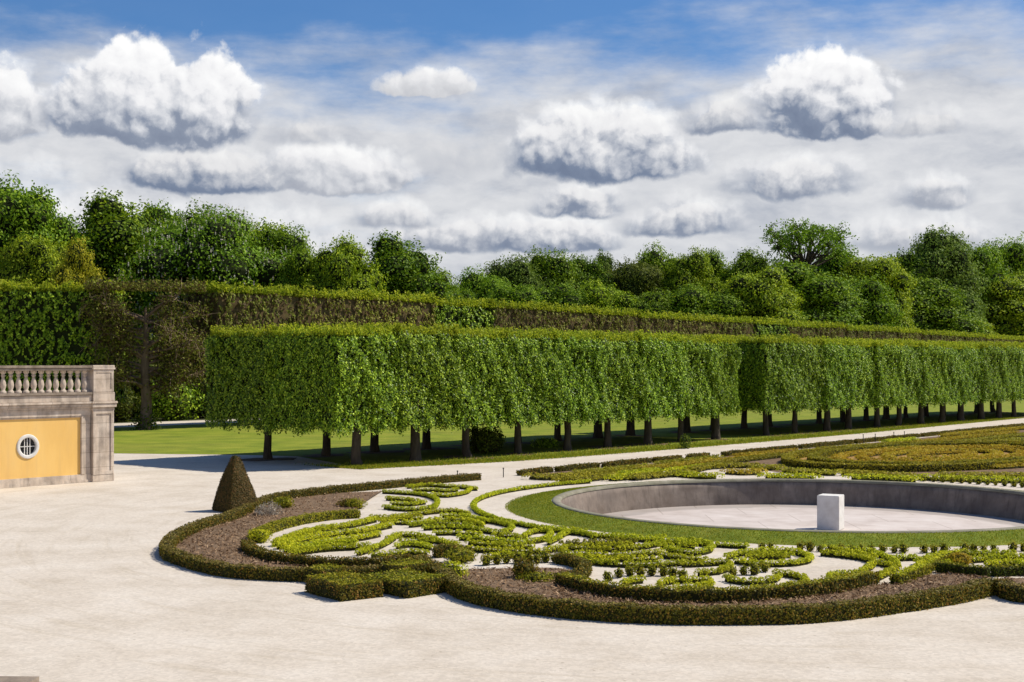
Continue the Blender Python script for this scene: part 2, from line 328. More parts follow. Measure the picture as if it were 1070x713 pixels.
# grass bank
mb = MB(); mb.lathe([(9.21, RIM_Z - .015), (9.5, .17), (10.2, .07), (10.7, .03), (BANK_R, -.02)], 160, BC); 
tag(mb.build('grass_bank', M['bank_grass']), kind='structure')
n = 60000; a = rng.uniform(0, 2 * math.pi, n); r = np.sqrt(rng.uniform(9.22 ** 2, 10.85 ** 2, n))
z = np.interp(r, [9.2, 9.5, 10.2, 10.8], [.185, .17, .07, .0])
P = np.stack([BC[0] + r * np.cos(a), BC[1] + r * np.sin(a), z + .02], 1)
mb = MB(); mb.leaves(P, rv(n) * np.array([1, 1, .3]), rng.uniform(.03, .07, n), .016, hang=(0, 0, 1), hangw=.5)
tag(mb.build('grass', M['grass_blade']), 'short mown grass on the bank ringing the stone basin', 'grass', kind='stuff')

# lawn under the allee and the paths
def far(s, n): p = SN(s, n); return (p[0], p[1])
front = [U(*p) for p in ((-90, 473), (122, 474), (250, 475.5), (310, 477), (350, 484), (378, 490.5), (540, 482), (700, 470), (890, 454), (1070, 437))]
LB = np.array([-31., 109.])                              # front edge of the path behind
lawn_poly = front + [far(190, 1.2)] + [tuple(LB + D * s) for s in (150, 100, 50, 0, -20)]
sheet('lawn', lawn_poly, .008, M['lawn'])
sheet('back_path', [tuple(LB + D * s + N * n) for s, n in ((-45, .0), (150, .0), (150, 6.5), (-45, 6.5))], .012, M['gravel'])
wf = [tuple(LB + D * s + N * 6.3) for s in (-120, 0, 400)] + [(700, 900), (-700, 900), (-500, 100)]
sheet('woodland_floor', wf, .006, M['forest_floor'])

# ---------------------------------------------------------------- box hedges and planted rows
def clip_hedge(name, pts, label, w=.42, h=.45, z0=0., dens=900, leaf='clip_leaf', top='clip_leaf', step=.12, closed=False, Q=None, lsz=.055, group=None, cat='hedge'):
    """sheared hedge: swept, slightly lumpy body with small leaves all over it"""
    if Q is None: Q = px_path(pts, z0 + h * .4, step, closed)
    T, S = frames(Q); n = len(Q); mb = MB()
    prof = np.array([(-.5, 0), (-.53, .35), (-.5, .8), (-.38, .97), (0, 1.0), (.38, .97), (.5, .8), (.53, .35), (.5, 0)])
    pw = prof[:, 0] * (w - .05); ph = prof[:, 1] * (h - .03)
    lump = 1 + .05 * np.sin(np.arange(n) * .7 + rng.uniform(0, 6))[:, None] + rng.normal(0, .03, (n, 1))
    V = np.zeros((n, 9, 3))
    V[:, :, 0] = Q[:, 0:1] + S[:, 0:1] * pw[None] * lump; V[:, :, 1] = Q[:, 1:2] + S[:, 1:2] * pw[None] * lump
    V[:, :, 2] = z0 + ph[None] * lump + rng.normal(0, .008, (n, 9)) * (ph[None] > .01)
    i = np.arange(n - 1)[:, None] * 9; j = np.arange(8)[None]
    mb.add(V, np.stack([i + j, i + j + 1, i + 9 + j + 1, i + 9 + j], -1).reshape(-1, 4)[:, ::-1], 0, True)
    for e in (0, n - 1): mb.add(V[e], [list(range(9))], 0)
    length = np.linalg.norm(np.diff(Q, axis=0), axis=1).sum()
    per = 2 * h + w; m = int(length * per * dens)
    k = rng.uniform(0, n - 1.001, m); k0 = k.astype(int); fr = (k - k0)[:, None]
    C = Q[k0] * (1 - fr) + Q[k0 + 1] * fr; Sd = S[k0]
    u = rng.uniform(0, per, m)
    side = np.where(u < h, -1., np.where(u > h + w, 1., 0.))
    hgt = np.where(side == -1, u, np.where(side == 1, per - u, h * lump[k0, 0]))
    off = np.where(side == 0, u - h - w / 2, side * w / 2 * lump[k0, 0])
    Pn = np.zeros((m, 3)); Pn[:, :2] = C + Sd * off[:, None]; Pn[:, 2] = z0 + hgt
    Nn = np.zeros((m, 3)); Nn[:, :2] = Sd * side[:, None]; Nn[:, 2] = (side == 0) * 1.
    Pn += Nn * rng.normal(.0, .018, m)[:, None]
    Nn = Nn + rv(m) * .55
    tp = side == 0
    for msk, mi in ((~tp, 1), (tp, 2)):
        q = msk.sum(); mb.leaves(Pn[msk], Nn[msk], rng.uniform(.7, 1.3, q) * lsz, rng.uniform(.7, 1.2, q) * lsz * .7, mi)
    # leafy ends
    for e in (0, n - 1):
        q = int(w * h * dens * 1.2); sgn = -1 if e == 0 else 1
        Pe = np.zeros((q, 3)); o_ = rng.uniform(-w / 2, w / 2, q)
        Pe[:, :2] = Q[e] + S[e] * o_[:, None] + T[e] * sgn * .03; Pe[:, 2] = z0 + rng.uniform(0, h, q)
        Ne = np.zeros((q, 3)); Ne[:, :2] = T[e] * sgn
        mb.leaves(Pe, Ne + rv(q) * .5, lsz, lsz * .7, 1)
    o = mb.build(name, [M['hedge_core'], M[leaf], M[top]])
    return tag(o, label, cat, group)

def plant_row(name, pts, label, gap=.19, h=.30, r=.15, nl=75, leaf='row_leaf', lsz=.075, closed=False, Q=None, group=None, z0=0.):
    """row of young plants set close enough to grow into each other"""
    if Q is None: Q = px_path(pts, h * .4, gap, closed)
    n = len(Q); mb = MB()
    C = np.zeros((n, 3)); C[:, :2] = Q + rng.normal(0, .02, (n, 2)); C[:, 2] = z0 + h * .5
    T, S = frames(Q)
    sc = rng.uniform(.8, 1.15, n)
    # low dark core added along the row to darken between its leaves
    pr = np.array([(-.5, 0), (-.4, .6), (0, 1), (.4, .6), (.5, 0)]) * np.array([r * 1.0, h * .5])
    V = np.zeros((n, 5, 3)); V[:, :, :2] = Q[:, None] + S[:, None] * pr[None, :, 0:1]; V[:, :, 2] = z0 + pr[None, :, 1] * sc[:, None]
    i = np.arange(n - 1)[:, None] * 5; j = np.arange(4)[None]
    mb.add(V, np.stack([i + j, i + j + 1, i + 5 + j + 1, i + 5 + j], -1).reshape(-1, 4)[:, ::-1], 0, True)
    d = rv(n * nl); d /= np.linalg.norm(d, axis=1)[:, None]; d[:, 2] = np.abs(d[:, 2]) * 1.3 - .35
    rad = rng.uniform(.55, 1.08, n * nl) ** .6
    cc = np.repeat(C, nl, 0); ss = np.repeat(sc, nl)
    P = cc + d * rad[:, None] * ss[:, None] * np.array([r, r, h * .5])
    mb.leaves(P, d + rv(n * nl) * .6 + np.array([0, 0, .35]), rng.uniform(.7, 1.3, n * nl) * lsz, rng.uniform(.7, 1.2, n * nl) * lsz * .65, 1)
    o = mb.build(name, [M['hedge_core'], M[leaf]])
    return tag(o, label, 'hedge', group)

def bush_mesh(name, r, h, nl, leaf, lsz, core=True):
    mb = MB()
    if core: mb.lathe([(.01, 0), (r * .6, h * .1), (r * .7, h * .45), (r * .4, h * .8), (.01, h * .85)], 9, mat=0)
    d = rv(nl); d /= np.linalg.norm(d, axis=1)[:, None]
    rad = rng.uniform(.6, 1.1, nl) ** .6 * (1 + .2 * np.sin(d[:, 0] * 5 + d[:, 1] * 4))
    P = d * rad[:, None] * np.array([r, r, h * .52]) + np.array([0, 0, h * .5]); P[:, 2] = np.maximum(P[:, 2], .01)
    mb.leaves(P, d + rv(nl) * .6, rng.uniform(.7, 1.3, nl) * lsz, lsz * .65, 1 if core else 0)
    return mb.mesh(name, [M['hedge_core'], M[leaf]] if core else [M[leaf]])
def place(name, me, xy, label, cat, z=0., s=1., rz=None, group=None):
    o = bpy.data.objects.new(name, me); col.objects.link(o); o.location = (xy[0], xy[1], z)
    o.scale = (s, s, s); o.rotation_euler = (0, 0, random.uniform(0, 6.28) if rz is None else rz)
    return tag(o, label, cat, group)
# ---------------------------------------------------------------- parterre: clipped borders
G_CLIP = 'sheared box hedges bounding the parterre'
L_outer = [(500, 499), (450, 503), (400, 508), (337, 514), (285, 522), (246, 539), (210, 550), (188, 560), (176, 570), (176, 579), (195, 587), (225, 595), (253, 599), (311, 602), (360, 601), (405, 599), (440, 598), (459, 601)]
clip_hedge('border_hedge', L_outer, 'long sheared olive box border curving round the bare soil bed beside the clipped cone', w=.32, h=.28, top='border_top', group=G_CLIP)
M_outer = [(464, 604), (475, 614), (500, 624), (540, 632), (600, 639), (680, 644), (760, 645), (850, 643), (930, 634), (1000, 623), (1036, 614)]
clip_hedge('border_hedge', M_outer, 'long sheared box border bowing nearest the viewer along the bottom of the parterre', w=.32, h=.32, top='border_top', dens=1300, group=G_CLIP)
R_outer = [(1044, 614), (1056, 620), (1080, 624), (1130, 626), (1200, 622), (1260, 612)]
clip_hedge('border_hedge', R_outer, 'dark sheared box border starting at the lower right edge of the picture', w=.32, h=.32, top='border_top', group=G_CLIP)
L_inner = [(374, 538), (345, 540), (312, 545), (286, 552), (265, 561), (257, 570), (266, 578), (293, 585), (330, 589), (380, 590), (425, 588), (446, 586)]
clip_hedge('inner_hedge', L_inner[:5], 'green clipped box edging along the upper side of the left fan of young plants', w=.28, h=.26, leaf='fresh_leaf', top='fresh_leaf', group=G_CLIP)
clip_hedge('inner_hedge', L_inner[5:], 'dark clipped box edging under the left fan of young plants beside the soil', w=.28, h=.26, group=G_CLIP)
clip_hedge('inner_hedge', [(420, 587), (440, 590), (463, 597)], 'short brown topped clipped hedge behind the two square box blocks', w=.28, h=.26, group=G_CLIP)
M_inner = [(585, 608), (612, 615), (640, 620), (690, 624), (760, 625), (806, 622), (846, 618), (883, 612), (912, 606)]
clip_hedge('inner_hedge', M_inner, 'sheared green box edging along the thin strip of litter in front of the middle scrolls', w=.30, h=.33, leaf='clip_leaf', top='fresh_leaf', group=G_CLIP)
clip_hedge('inner_hedge', [(584, 585), (600, 588), (612, 595), (603, 603), (586, 606)], 'brownish clipped hedge hooking round the pointed end of the soil bed', w=.26, h=.24, group=G_CLIP)
clip_hedge('inner_hedge', [(936, 607), (956, 600), (972, 591), (988, 584), (1006, 581)], 'leafy hedge sweeping up to the right beside the wide patch of dry litter', w=.28, h=.26, leaf='fresh_leaf', top='row_leaf', group=G_CLIP)
clip_hedge('inner_hedge', [(980, 594), (1003, 596), (1032, 599)], 'short dark hedge above the wide patch of dry litter', w=.26, h=.24, leaf='dark_leaf', top='fresh_leaf', group=G_CLIP)
clip_hedge('inner_hedge', [(1038, 598), (1070, 597), (1130, 597), (1200, 592)], 'dark edging hedge running off the right edge above the purple soil', w=.26, h=.24, leaf='dark_leaf', top='fresh_leaf', group=G_CLIP)
clip_hedge('inner_hedge', [(455, 578), (475, 577), (490, 582)], 'low brown hedge stub left of the small rounded box bush', w=.3, h=.3, group=G_CLIP)
# ring round the gravel walk
ringQ = lambda a0, a1, r, st: smooth_path([(BC[0] + r * math.cos(R(t)), BC[1] + r * math.sin(R(t))) for t in np.linspace(a0, a1, 24)], st)
plant_row('ring_hedge', None, 'narrow curved box hedge edging the gravel walk round the grass ring', gap=.14, h=.19, r=.10, nl=90, lsz=.05, Q=ringQ(128, 249, 11.95, .16))
# square blocks
def block(name, px3, h, label):
    A, B_, C_ = [np.array(U(*p)) for p in px3]        # left, front, right ground corners
    E = A + C_ - B_; e1 = A - B_; e2 = C_ - B_
    Q = np.array([B_ + e2 * .5 + e1 * t for t in np.linspace(0, 1, 9)])
    w = np.linalg.norm(e2) * abs(np.cross(e1, e2)) / (np.linalg.norm(e1) * np.linalg.norm(e2))
    clip_hedge(name, None, label, w=float(w), h=h, Q=Q, dens=800, leaf='clip_leaf', top='fresh_leaf', group='square clipped box blocks')
block('box_block', [(326, 621), (362, 631), (393, 622)], .36, 'front left clipped box block with a yellow green top standing on the gravel')
block('box_block', [(394, 620), (440, 628), (457, 616)], .34, 'wider clipped box block between the left block and the gap in the border')
block('box_block', [(402, 606), (425, 610), (447, 604)], .38, 'small leafy topped box block tucked behind the two front blocks')
block('box_block', [(322, 609), (340, 612), (358, 607)], .34, 'small box block at the left end behind the front left block')

# ---------------------------------------------------------------- soil beds
def strip(name, A, B_, z, mat):
    A = px_path(A, .1, .3); B_ = px_path(B_, .1, .3); n = max(len(A), len(B_))
    rs = lambda Q: np.stack([np.interp(np.linspace(0, 1, n), np.linspace(0, 1, len(Q)), Q[:, i]) for i in (0, 1)], 1)
    A, B_ = rs(A), rs(B_); k = 6
    V = np.zeros((n, k, 3)); t = np.linspace(0, 1, k)
    V[:, :, :2] = A[:, None] * (1 - t)[None, :, None] + B_[:, None] * t[None, :, None]
    V[:, :, 2] = z + .06 * np.sin(t * math.pi)[None] + rng.uniform(0, .02, (n, k)) * (np.sin(t * math.pi)[None] > .01)
    i = np.arange(n - 1)[:, None] * k; j = np.arange(k - 1)[None]
    f = np.stack([i + j, i + j + 1, i + k + j + 1, i + k + j], -1).reshape(-1, 4)
    mb = MB(); mb.add(V, f, 0, True); tag(mb.build(name, mat), kind='structure')
    return V
beds = []
beds.append(strip('soil_bed', [(400, 511)] + L_outer[3:], [(372, 530)] + L_inner, .012, M['soil']))
beds.append(strip('soil_bed', M_outer, [(470, 602), (490, 592), (530, 590), (585, 590), (603, 598), (590, 607), (640, 621), (700, 624.5), (760, 625.5), (806, 622.5), (846, 618.5), (883, 612.5), (915, 607), (945, 605), (965, 598), (985, 596), (1033, 601)], .012, M['soil']))
beds.append(strip('soil_bed', R_outer, [(1040, 601), (1070, 600), (1130, 600), (1200, 595), (1255, 590)], .012, M['soil']))
mb = MB()
for V, cnt in zip(beds, (5200, 7500, 1600)):
    n, k, _ = V.shape
    a = rng.uniform(0, n - 1.01, cnt); b = rng.uniform(.15, k - 1.15, cnt); i = a.astype(int); j = b.astype(int); fa = (a - i)[:, None]; fb = (b - j)[:, None]
    P = V[i, j] * (1 - fa) * (1 - fb) + V[i + 1, j] * fa * (1 - fb) + V[i, j + 1] * (1 - fa) * fb + V[i + 1, j + 1] * fa * fb
    P[:, 2] += rng.uniform(.01, .06, cnt)
    mb.leaves(P, rv(cnt) * .45 + np.array([0, 0, 1.]), rng.uniform(.05, .16, cnt), rng.uniform(.012, .05, cnt))
tag(mb.build('leaf_litter', M['litter']), 'dry pale leaf litter and clippings strewn over the brown beds', 'leaf litter', kind='stuff')

# ---------------------------------------------------------------- parterre: rows of young box
ROWS = [
 # left fan
 ([(287, 568), (310, 559), (335, 553), (365, 549), (392, 543)], 'top row of bright young box in the left fan under the clipped edging', {'r': .135, 'h': .23, 'nl': 115}),
 ([(291, 571), (320, 563), (350, 558), (378, 555), (408, 549)], 'second row from the top in the left fan of young box', {'r': .135, 'h': .23, 'nl': 115}),
 ([(298, 575), (325, 569), (350, 565), (376, 562), (396, 558)], 'third row from the top in the left fan of young box', {'r': .135, 'h': .23, 'nl': 115}),
 ([(305, 578), (332, 574), (360, 572), (385, 571)], 'lowest short row of young box in the left fan above the dark edging', {'r': .135, 'h': .23, 'nl': 115}),
 ([(374, 578), (391, 573), (404, 567), (412, 562)], 'short rising row closing the right end of the left fan', {}),
 ([(388, 580), (408, 579), (428, 577), (446, 578)], 'row of young box just above the right end of the dark edging', {}),
 # upper left scrolls
 ([(400, 514), (420, 515), (442, 517), (456, 522), (455, 529), (440, 532), (418, 532), (402, 530)], 'leaf shaped loop of young box right of the pale gravel opening', {}),
 ([(404, 521), (422, 522), (438, 524)], 'short row of young box inside the leaf shaped loop', {}),
 ([(426, 509), (446, 507), (465, 508), (482, 509), (498, 511)], 'topmost row of young box just inside the far border of the left scrolls', {}),
 ([(452, 517), (468, 518), (486, 515), (492, 511)], 'short hooked row under the topmost row of the left scrolls', {}),
 ([(388, 541), (406, 541), (429, 538), (453, 535), (474, 534), (490, 538)], 'long row of young box running beneath the leaf shaped loop', {}),
 ([(411, 546), (437, 546), (462, 543), (488, 544), (505, 549)], 'row of young box directly below the long row by the gravel walk', {}),
 ([(443, 552), (465, 551), (490, 552), (516, 556), (531, 555), (534, 550), (520, 546), (503, 543)], 'hooked scroll whose tip curls back by the gravel walk', {}),
 ([(455, 557), (478, 557), (500, 559)], 'short row nested under the hooked scroll', {}),
 ([(405, 563), (422, 559), (442, 561), (460, 566), (478, 570)], 'arched row of young box in the middle of the left compartment', {}),
 ([(415, 571), (432, 569), (450, 572)], 'short row under the arched row of the left compartment', {}),
 ([(480, 562), (503, 563), (531, 566), (547, 567)], 'straight row pointing right towards the bright loop', {}),
 ([(470, 573), (490, 574), (511, 575), (545, 576), (566, 576), (584, 573)], 'long level row of young box above the light gravel patches', {}),
 # bright loop and its neighbours
 ([(547, 561), (556, 556), (573, 555), (574, 561), (562, 565), (548, 566)], 'small bright closed loop of box above the long level row', {}),
 ([(573, 567), (583, 562), (592, 557), (606, 557), (622, 561)], 'S shaped row right of the small bright loop', {}),
 ([(588, 568), (611, 567), (640, 566), (664, 566)], 'dark green level row right of the S shaped row', dict(leaf='fresh_leaf')),
 ([(587, 576), (592, 572), (611, 573), (643, 574), (668, 572)], 'outer upper row of the middle fan curving down at its left tip', {}),
 ([(590, 578), (612, 579), (640, 580), (668, 579), (690, 577)], 'second row of the middle fan of young box', {}),
 ([(592, 581), (606, 585), (625, 588), (655, 590), (685, 590), (713, 588)], 'bottom row of the middle fan of young box', {}),
 ([(668, 572), (697, 567), (722, 565), (741, 569), (741, 575), (722, 578), (697, 574)], 'long leaf shaped loop ending by the gap near the basin', {}),
 ([(640, 560), (658, 561), (676, 563), (694, 562)], 'short row tucked between the ring hedge and the long leaf loop', {}),
 ([(690, 580), (713, 583), (736, 585)], 'short row under the long leaf loop', {}),
 ([(713, 590), (735, 589), (757, 588), (764, 592), (750, 597), (730, 599)], 'hooked row turning back at the right end of the middle fan', {}),
 ([(513, 582), (526, 580), (542, 581), (552, 584)], 'stubby row beside the tall litter patch under the long level row', {}),
 ([(650, 610), (660, 607), (671, 606)], 'tiny row above the green edging left of the curl', {}),
 ([(688, 611), (700, 607), (718, 606), (738, 606), (743, 610), (730, 613), (708, 614)], 'flat curl of young box sitting on the green edging hedge', {}),
 # oval bed right of the gap
 ([(760, 582), (775, 578), (800, 576), (825, 576), (844, 581), (843, 586), (822, 589), (791, 589), (768, 586)], 'closed oval of young box near the white stone block', {}),
 ([(783, 583), (800, 582), (820, 582)], 'short row inside the closed oval', {}),
 ([(759, 604), (770, 607), (790, 608), (806, 606), (813, 603)], 'upturned crescent of young box below the closed oval', {}),
 ([(810, 599), (829, 601), (842, 606), (838, 611), (815, 614), (785, 616)], 'hooked row round the patch of purple soil', {}),
 ([(858, 578), (878, 580), (900, 583), (918, 588), (936, 592)], 'descending row right of the cross shaped gravel opening', {}),
 ([(862, 573), (885, 574), (910, 577), (928, 583), (937, 589)], 'upper descending row close to the dotted edging', {}),
 ([(866, 607), (868, 602), (880, 600), (896, 599), (905, 595), (912, 590)], 'stepped scroll of young box on the right of the cross shaped opening', {}),
 ([(905, 609), (918, 603), (930, 597), (938, 592)], 'bright rising row meeting the tip of the descending rows', {}),
 ([(850, 611), (872, 609), (892, 606)], 'short row on the litter right of the purple soil', {}),
 ([(932, 584), (945, 583), (957, 583)], 'short level row between the two sweeping rows at the right', {}),
 ([(984, 590), (1009, 586), (1033, 584), (1070, 582), (1120, 580)], 'long yellowish row running to the right edge', {}),
 ([(1030, 590), (1050, 588), (1070, 588), (1110, 587)], 'lower row at the right edge above the gravel slit', {}),
 ([(1064, 589), (1085, 593), (1115, 594)], 'curl just at the right edge of the picture', {}),
 ([(300, 563), (322, 557), (348, 552)], 'short inner row filling between the top two rows of the left fan', {}),
 ([(318, 573), (345, 568), (372, 567)], 'short inner row filling between the third and lowest rows of the left fan', {}),
 ([(410, 526), (428, 527), (444, 525)], 'short row close above the lower side of the leaf shaped loop', {}),
 ([(432, 512), (450, 512), (466, 513), (478, 512)], 'row squeezed under the topmost row of the left scrolls', {}),
 ([(398, 545), (418, 542), (440, 541)], 'short row filling just under the long row in the left compartment', {}),
 ([(428, 549), (450, 547), (474, 547.5), (492, 549)], 'row filling above the hooked scroll', {}),
 ([(462, 539), (478, 539), (492, 541), (508, 545)], 'row curving along the inner side of the ring hedge near its bend', {}),
 ([(420, 566), (436, 565), (452, 566)], 'short row filling beneath the arched row', {}),
 ([(490, 567), (512, 569), (536, 571), (556, 571)], 'row filling between the straight row and the long level row', {}),
 ([(517, 560), (532, 560), (543, 562)], 'tiny row below the tip of the hooked scroll', {}),
 ([(556, 551), (574, 552), (594, 554), (612, 556)], 'row following the ring hedge right of the gravel slit', {}),
 ([(612, 570), (635, 570), (660, 569)], 'row filling above the outer upper row of the middle fan', {}),
 ([(608, 582), (632, 584), (660, 584), (688, 584)], 'row filling between the second and bottom rows of the middle fan', {}),
 ([(690, 571), (708, 571), (726, 571)], 'row inside the long leaf shaped loop', {}),
 ([(778, 579), (800, 579), (826, 580)], 'second short row inside the closed oval', {}),
 ([(870, 574), (892, 578), (914, 582)], 'row filling between the two descending rows', {}),
 ([(958, 587), (975, 582), (992, 579), (1020, 579), (1060, 578)], 'row sweeping right just inside the dotted edging near the right edge', {}),
]
for pts, lab, kw in ROWS:
    kw = dict(kw); n_ = max(y for x, y in pts)
    kw = {**dict(gap=.15, h=.20, r=.098, nl=85, lsz=.05), **kw}
    plant_row('box_row', pts, lab, group='rows of young box in the embroidery parterre', **kw)

# single plants of the dotted edgings
pm = [bush_mesh('edging_plant', .12, .24, 130, 'fresh_leaf', .055) for _ in range(4)]
k = 0
for a0, a1, r, lab, g, st in ((251, 305, 11.95, 'small dark box plant in the dotted edging between the grass ring and the near scrolls', 'dotted edging plants on the near side', 1.3),
                       (28, 62, 12.5, 'tiny box plant in the dotted edging beyond the far rim of the basin', 'dotted edging plants on the far side', 1.8)):
    t = a0
    while t < a1:
        if random.random() > .12:
            place('edging_plant', pm[k % 4], (BC[0] + r * math.cos(R(t)), BC[1] + r * math.sin(R(t))), lab, 'plant', s=random.uniform(.8, 1.15), group=g); k += 1
        t += st * random.uniform(.85, 1.15)
for pts, lab, g in (([(508, 589), (519, 588), (529, 587), (541, 587), (553, 586), (561, 587), (570, 586), (580, 586), (589, 585)], 'small lone box plant in the gapped line along the upper edge of the soil bed', 'gapped plants along the soil bed'),
                    ([(635, 606), (647, 602), (658, 600), (669, 601), (681, 600), (693, 600), (703, 602), (713, 604)], 'small lone box plant in the gapped line under the bottom row of the middle fan', 'gapped plants under the middle fan'),
                    ([(766, 600), (777, 599), (788, 599), (799, 596)], 'small lone box plant between the closed oval and the crescent', 'gapped plants below the oval')):
    for x, y in pts:
        place('edging_plant', pm[k % 4], U(x, y + 2, 0), lab, 'plant', s=random.uniform(.95, 1.25), group=g); k += 1

# loose bushes
def bush(px, py, r, h, nl, leaf, lsz, name, lab, cat='bush'):
    place(name, bush_mesh(name, r, h, nl, leaf, lsz), U(px, py), lab, cat)
bush(271, 567, .30, .36, 900, 'row_leaf', .06, 'box_bush', 'rounded yellow green box bush at the left tip of the dark edging')
bush(296, 533, .34, .45, 800, 'fresh_leaf', .07, 'box_bush', 'loose green bush beside the pale dry twiggy bush')
bush(372, 532, .32, .36, 800, 'fresh_leaf', .06, 'box_bush', 'small bush at the edge of the pale gravel opening')
bush(363, 531, .36, .32, 800, 'clip_leaf', .06, 'box_bush', 'dark brown bush on the soil left of the gravel opening')
bush(480, 588, .38, .36, 900, 'fresh_leaf', .06, 'box_bush', 'small rounded bush on gravel at the upper left of the big soil bed')
bush(548, 607, .30, .48, 700, 'clip_leaf', .07, 'box_bush', 'olive bush standing alone in the big soil bed')
bush(562, 610, .42, .26, 900, 'fresh_leaf', .06, 'box_bush', 'spreading green bush just right of the lone olive bush')
bush(474, 608, .30, .45, 600, 'row_leaf', .06, 'box_bush', 'yellowish bush at the left tip of the near border')
bush(1003, 591, .28, .3, 700, 'ochre_leaf', .06, 'box_bush', 'golden bush among the rows at the right', )
tw = MB()
d = rv(420); d[:, 2] = np.abs(d[:, 2]); d /= np.linalg.norm(d, axis=1)[:, None]
tw.leaves(d * rng.uniform(.15, .5, (420, 1)) * np.array([1, 1, .9]) + np.array([0, 0, .05]), rv(420), rng.uniform(.12, .3, 420), .02, hang=(0, 0, 1), hangw=.3)
tw.leaves(d * rng.uniform(.3, .5, (420, 1)) * np.array([1, 1, .9]) + np.array([0, 0, .05]), rv(420), .05, .04)
x, y = U(281, 540); o = tw.build('dry_bush', M['dry_twig'], loc=(x, y, 0)); tag(o, 'pale dead twiggy bush at the edge of the soil near the clipped cone', 'bush')

# ---------------------------------------------------------------- far parterre
pathrow = [((543, 495), (575, 491.3)), ((582, 491), (624, 486.8)), ((631, 486.5), (678, 481.8)), ((683, 481.5), (710, 478.8)), ((719, 478), (739, 476)), ((756, 475.2), (775, 473.2)), ((779, 472.8), (831, 467.8)), ((836, 467.4), (890, 462.2)), ((894, 462), (960, 455.5)), ((964, 455.2), (1070, 444.5)), ((1074, 444.2), (1180, 434))]
words_ = ['nearest the basin end', 'second from the basin end', 'third from the basin end', 'fourth piece from the basin end', 'shortest piece with a gap on either side', 'right of the shortest piece', 'piece in front of the orange oval bed', 'right of the orange oval bed tip', 'piece behind the small metal stakes', 'long piece reaching the right edge', 'last piece beyond the stakes']
for (a, b), wd in zip(pathrow, words_):
    clip_hedge('path_hedge', [a, ((a[0] + b[0]) / 2, (a[1] + b[1]) / 2), b], 'dark box edging by the gravel path, ' + wd, w=.32, h=.24, dens=420, lsz=.08, step=.3, group='box edging along the far gravel path')
sheet('far_soil', [U(*p) for p in ((545, 497), (620, 490), (700, 482.5), (800, 473), (890, 465), (1070, 447), (1200, 435), (1200, 500), (1070, 499.5), (960, 497), (880, 495), (815, 494), (780, 489), (740, 491), (720, 492), (690, 492.5), (640, 496), (600, 499))], .008, M['soil'])
BR = BC + np.array([0, 0])
E0 = np.array(U(985, 478)); EA, EB = 12.2, 6.2     # oval bed of the far parterre
def oval(f, t0=0, t1=360, m=48):
    A = D * EA * f; B_ = N * EB * f
    return [tuple(E0 + A * math.cos(R(t)) + B_ * math.sin(R(t))) for t in np.linspace(t0, t1, m)]
sheet('far_bed_soil', oval(1.0)[:-1], .012, M['ochre_soil'])
lab = ['outermost olive ring of the far oval bed', 'second ring inwards of the far oval bed, olive', 'third ring inwards of the far oval bed, orange', 'fourth ring inwards of the far oval bed, orange', 'fifth ring inwards of the far oval bed, ochre', 'innermost small ochre ring of the far oval bed']
for f, lf, l in zip((1, .84, .69, .54, .38, .2), ('olive_leaf', 'olive_leaf', 'ochre_leaf', 'ochre_leaf', 'ochre_leaf', 'ochre_leaf'), lab):
    if f > .8: clip_hedge('oval_hedge', None, l, w=.5, h=.34, dens=350, lsz=.09, Q=smooth_path(oval(f), .4), leaf='olive_leaf', top='olive_leaf', group='concentric rings of the far oval bed')
    else: plant_row('oval_row', None, l, gap=.4, h=.30, r=.34, nl=70, lsz=.10, leaf=lf, Q=smooth_path(oval(f), .4), group='concentric rings of the far oval bed')
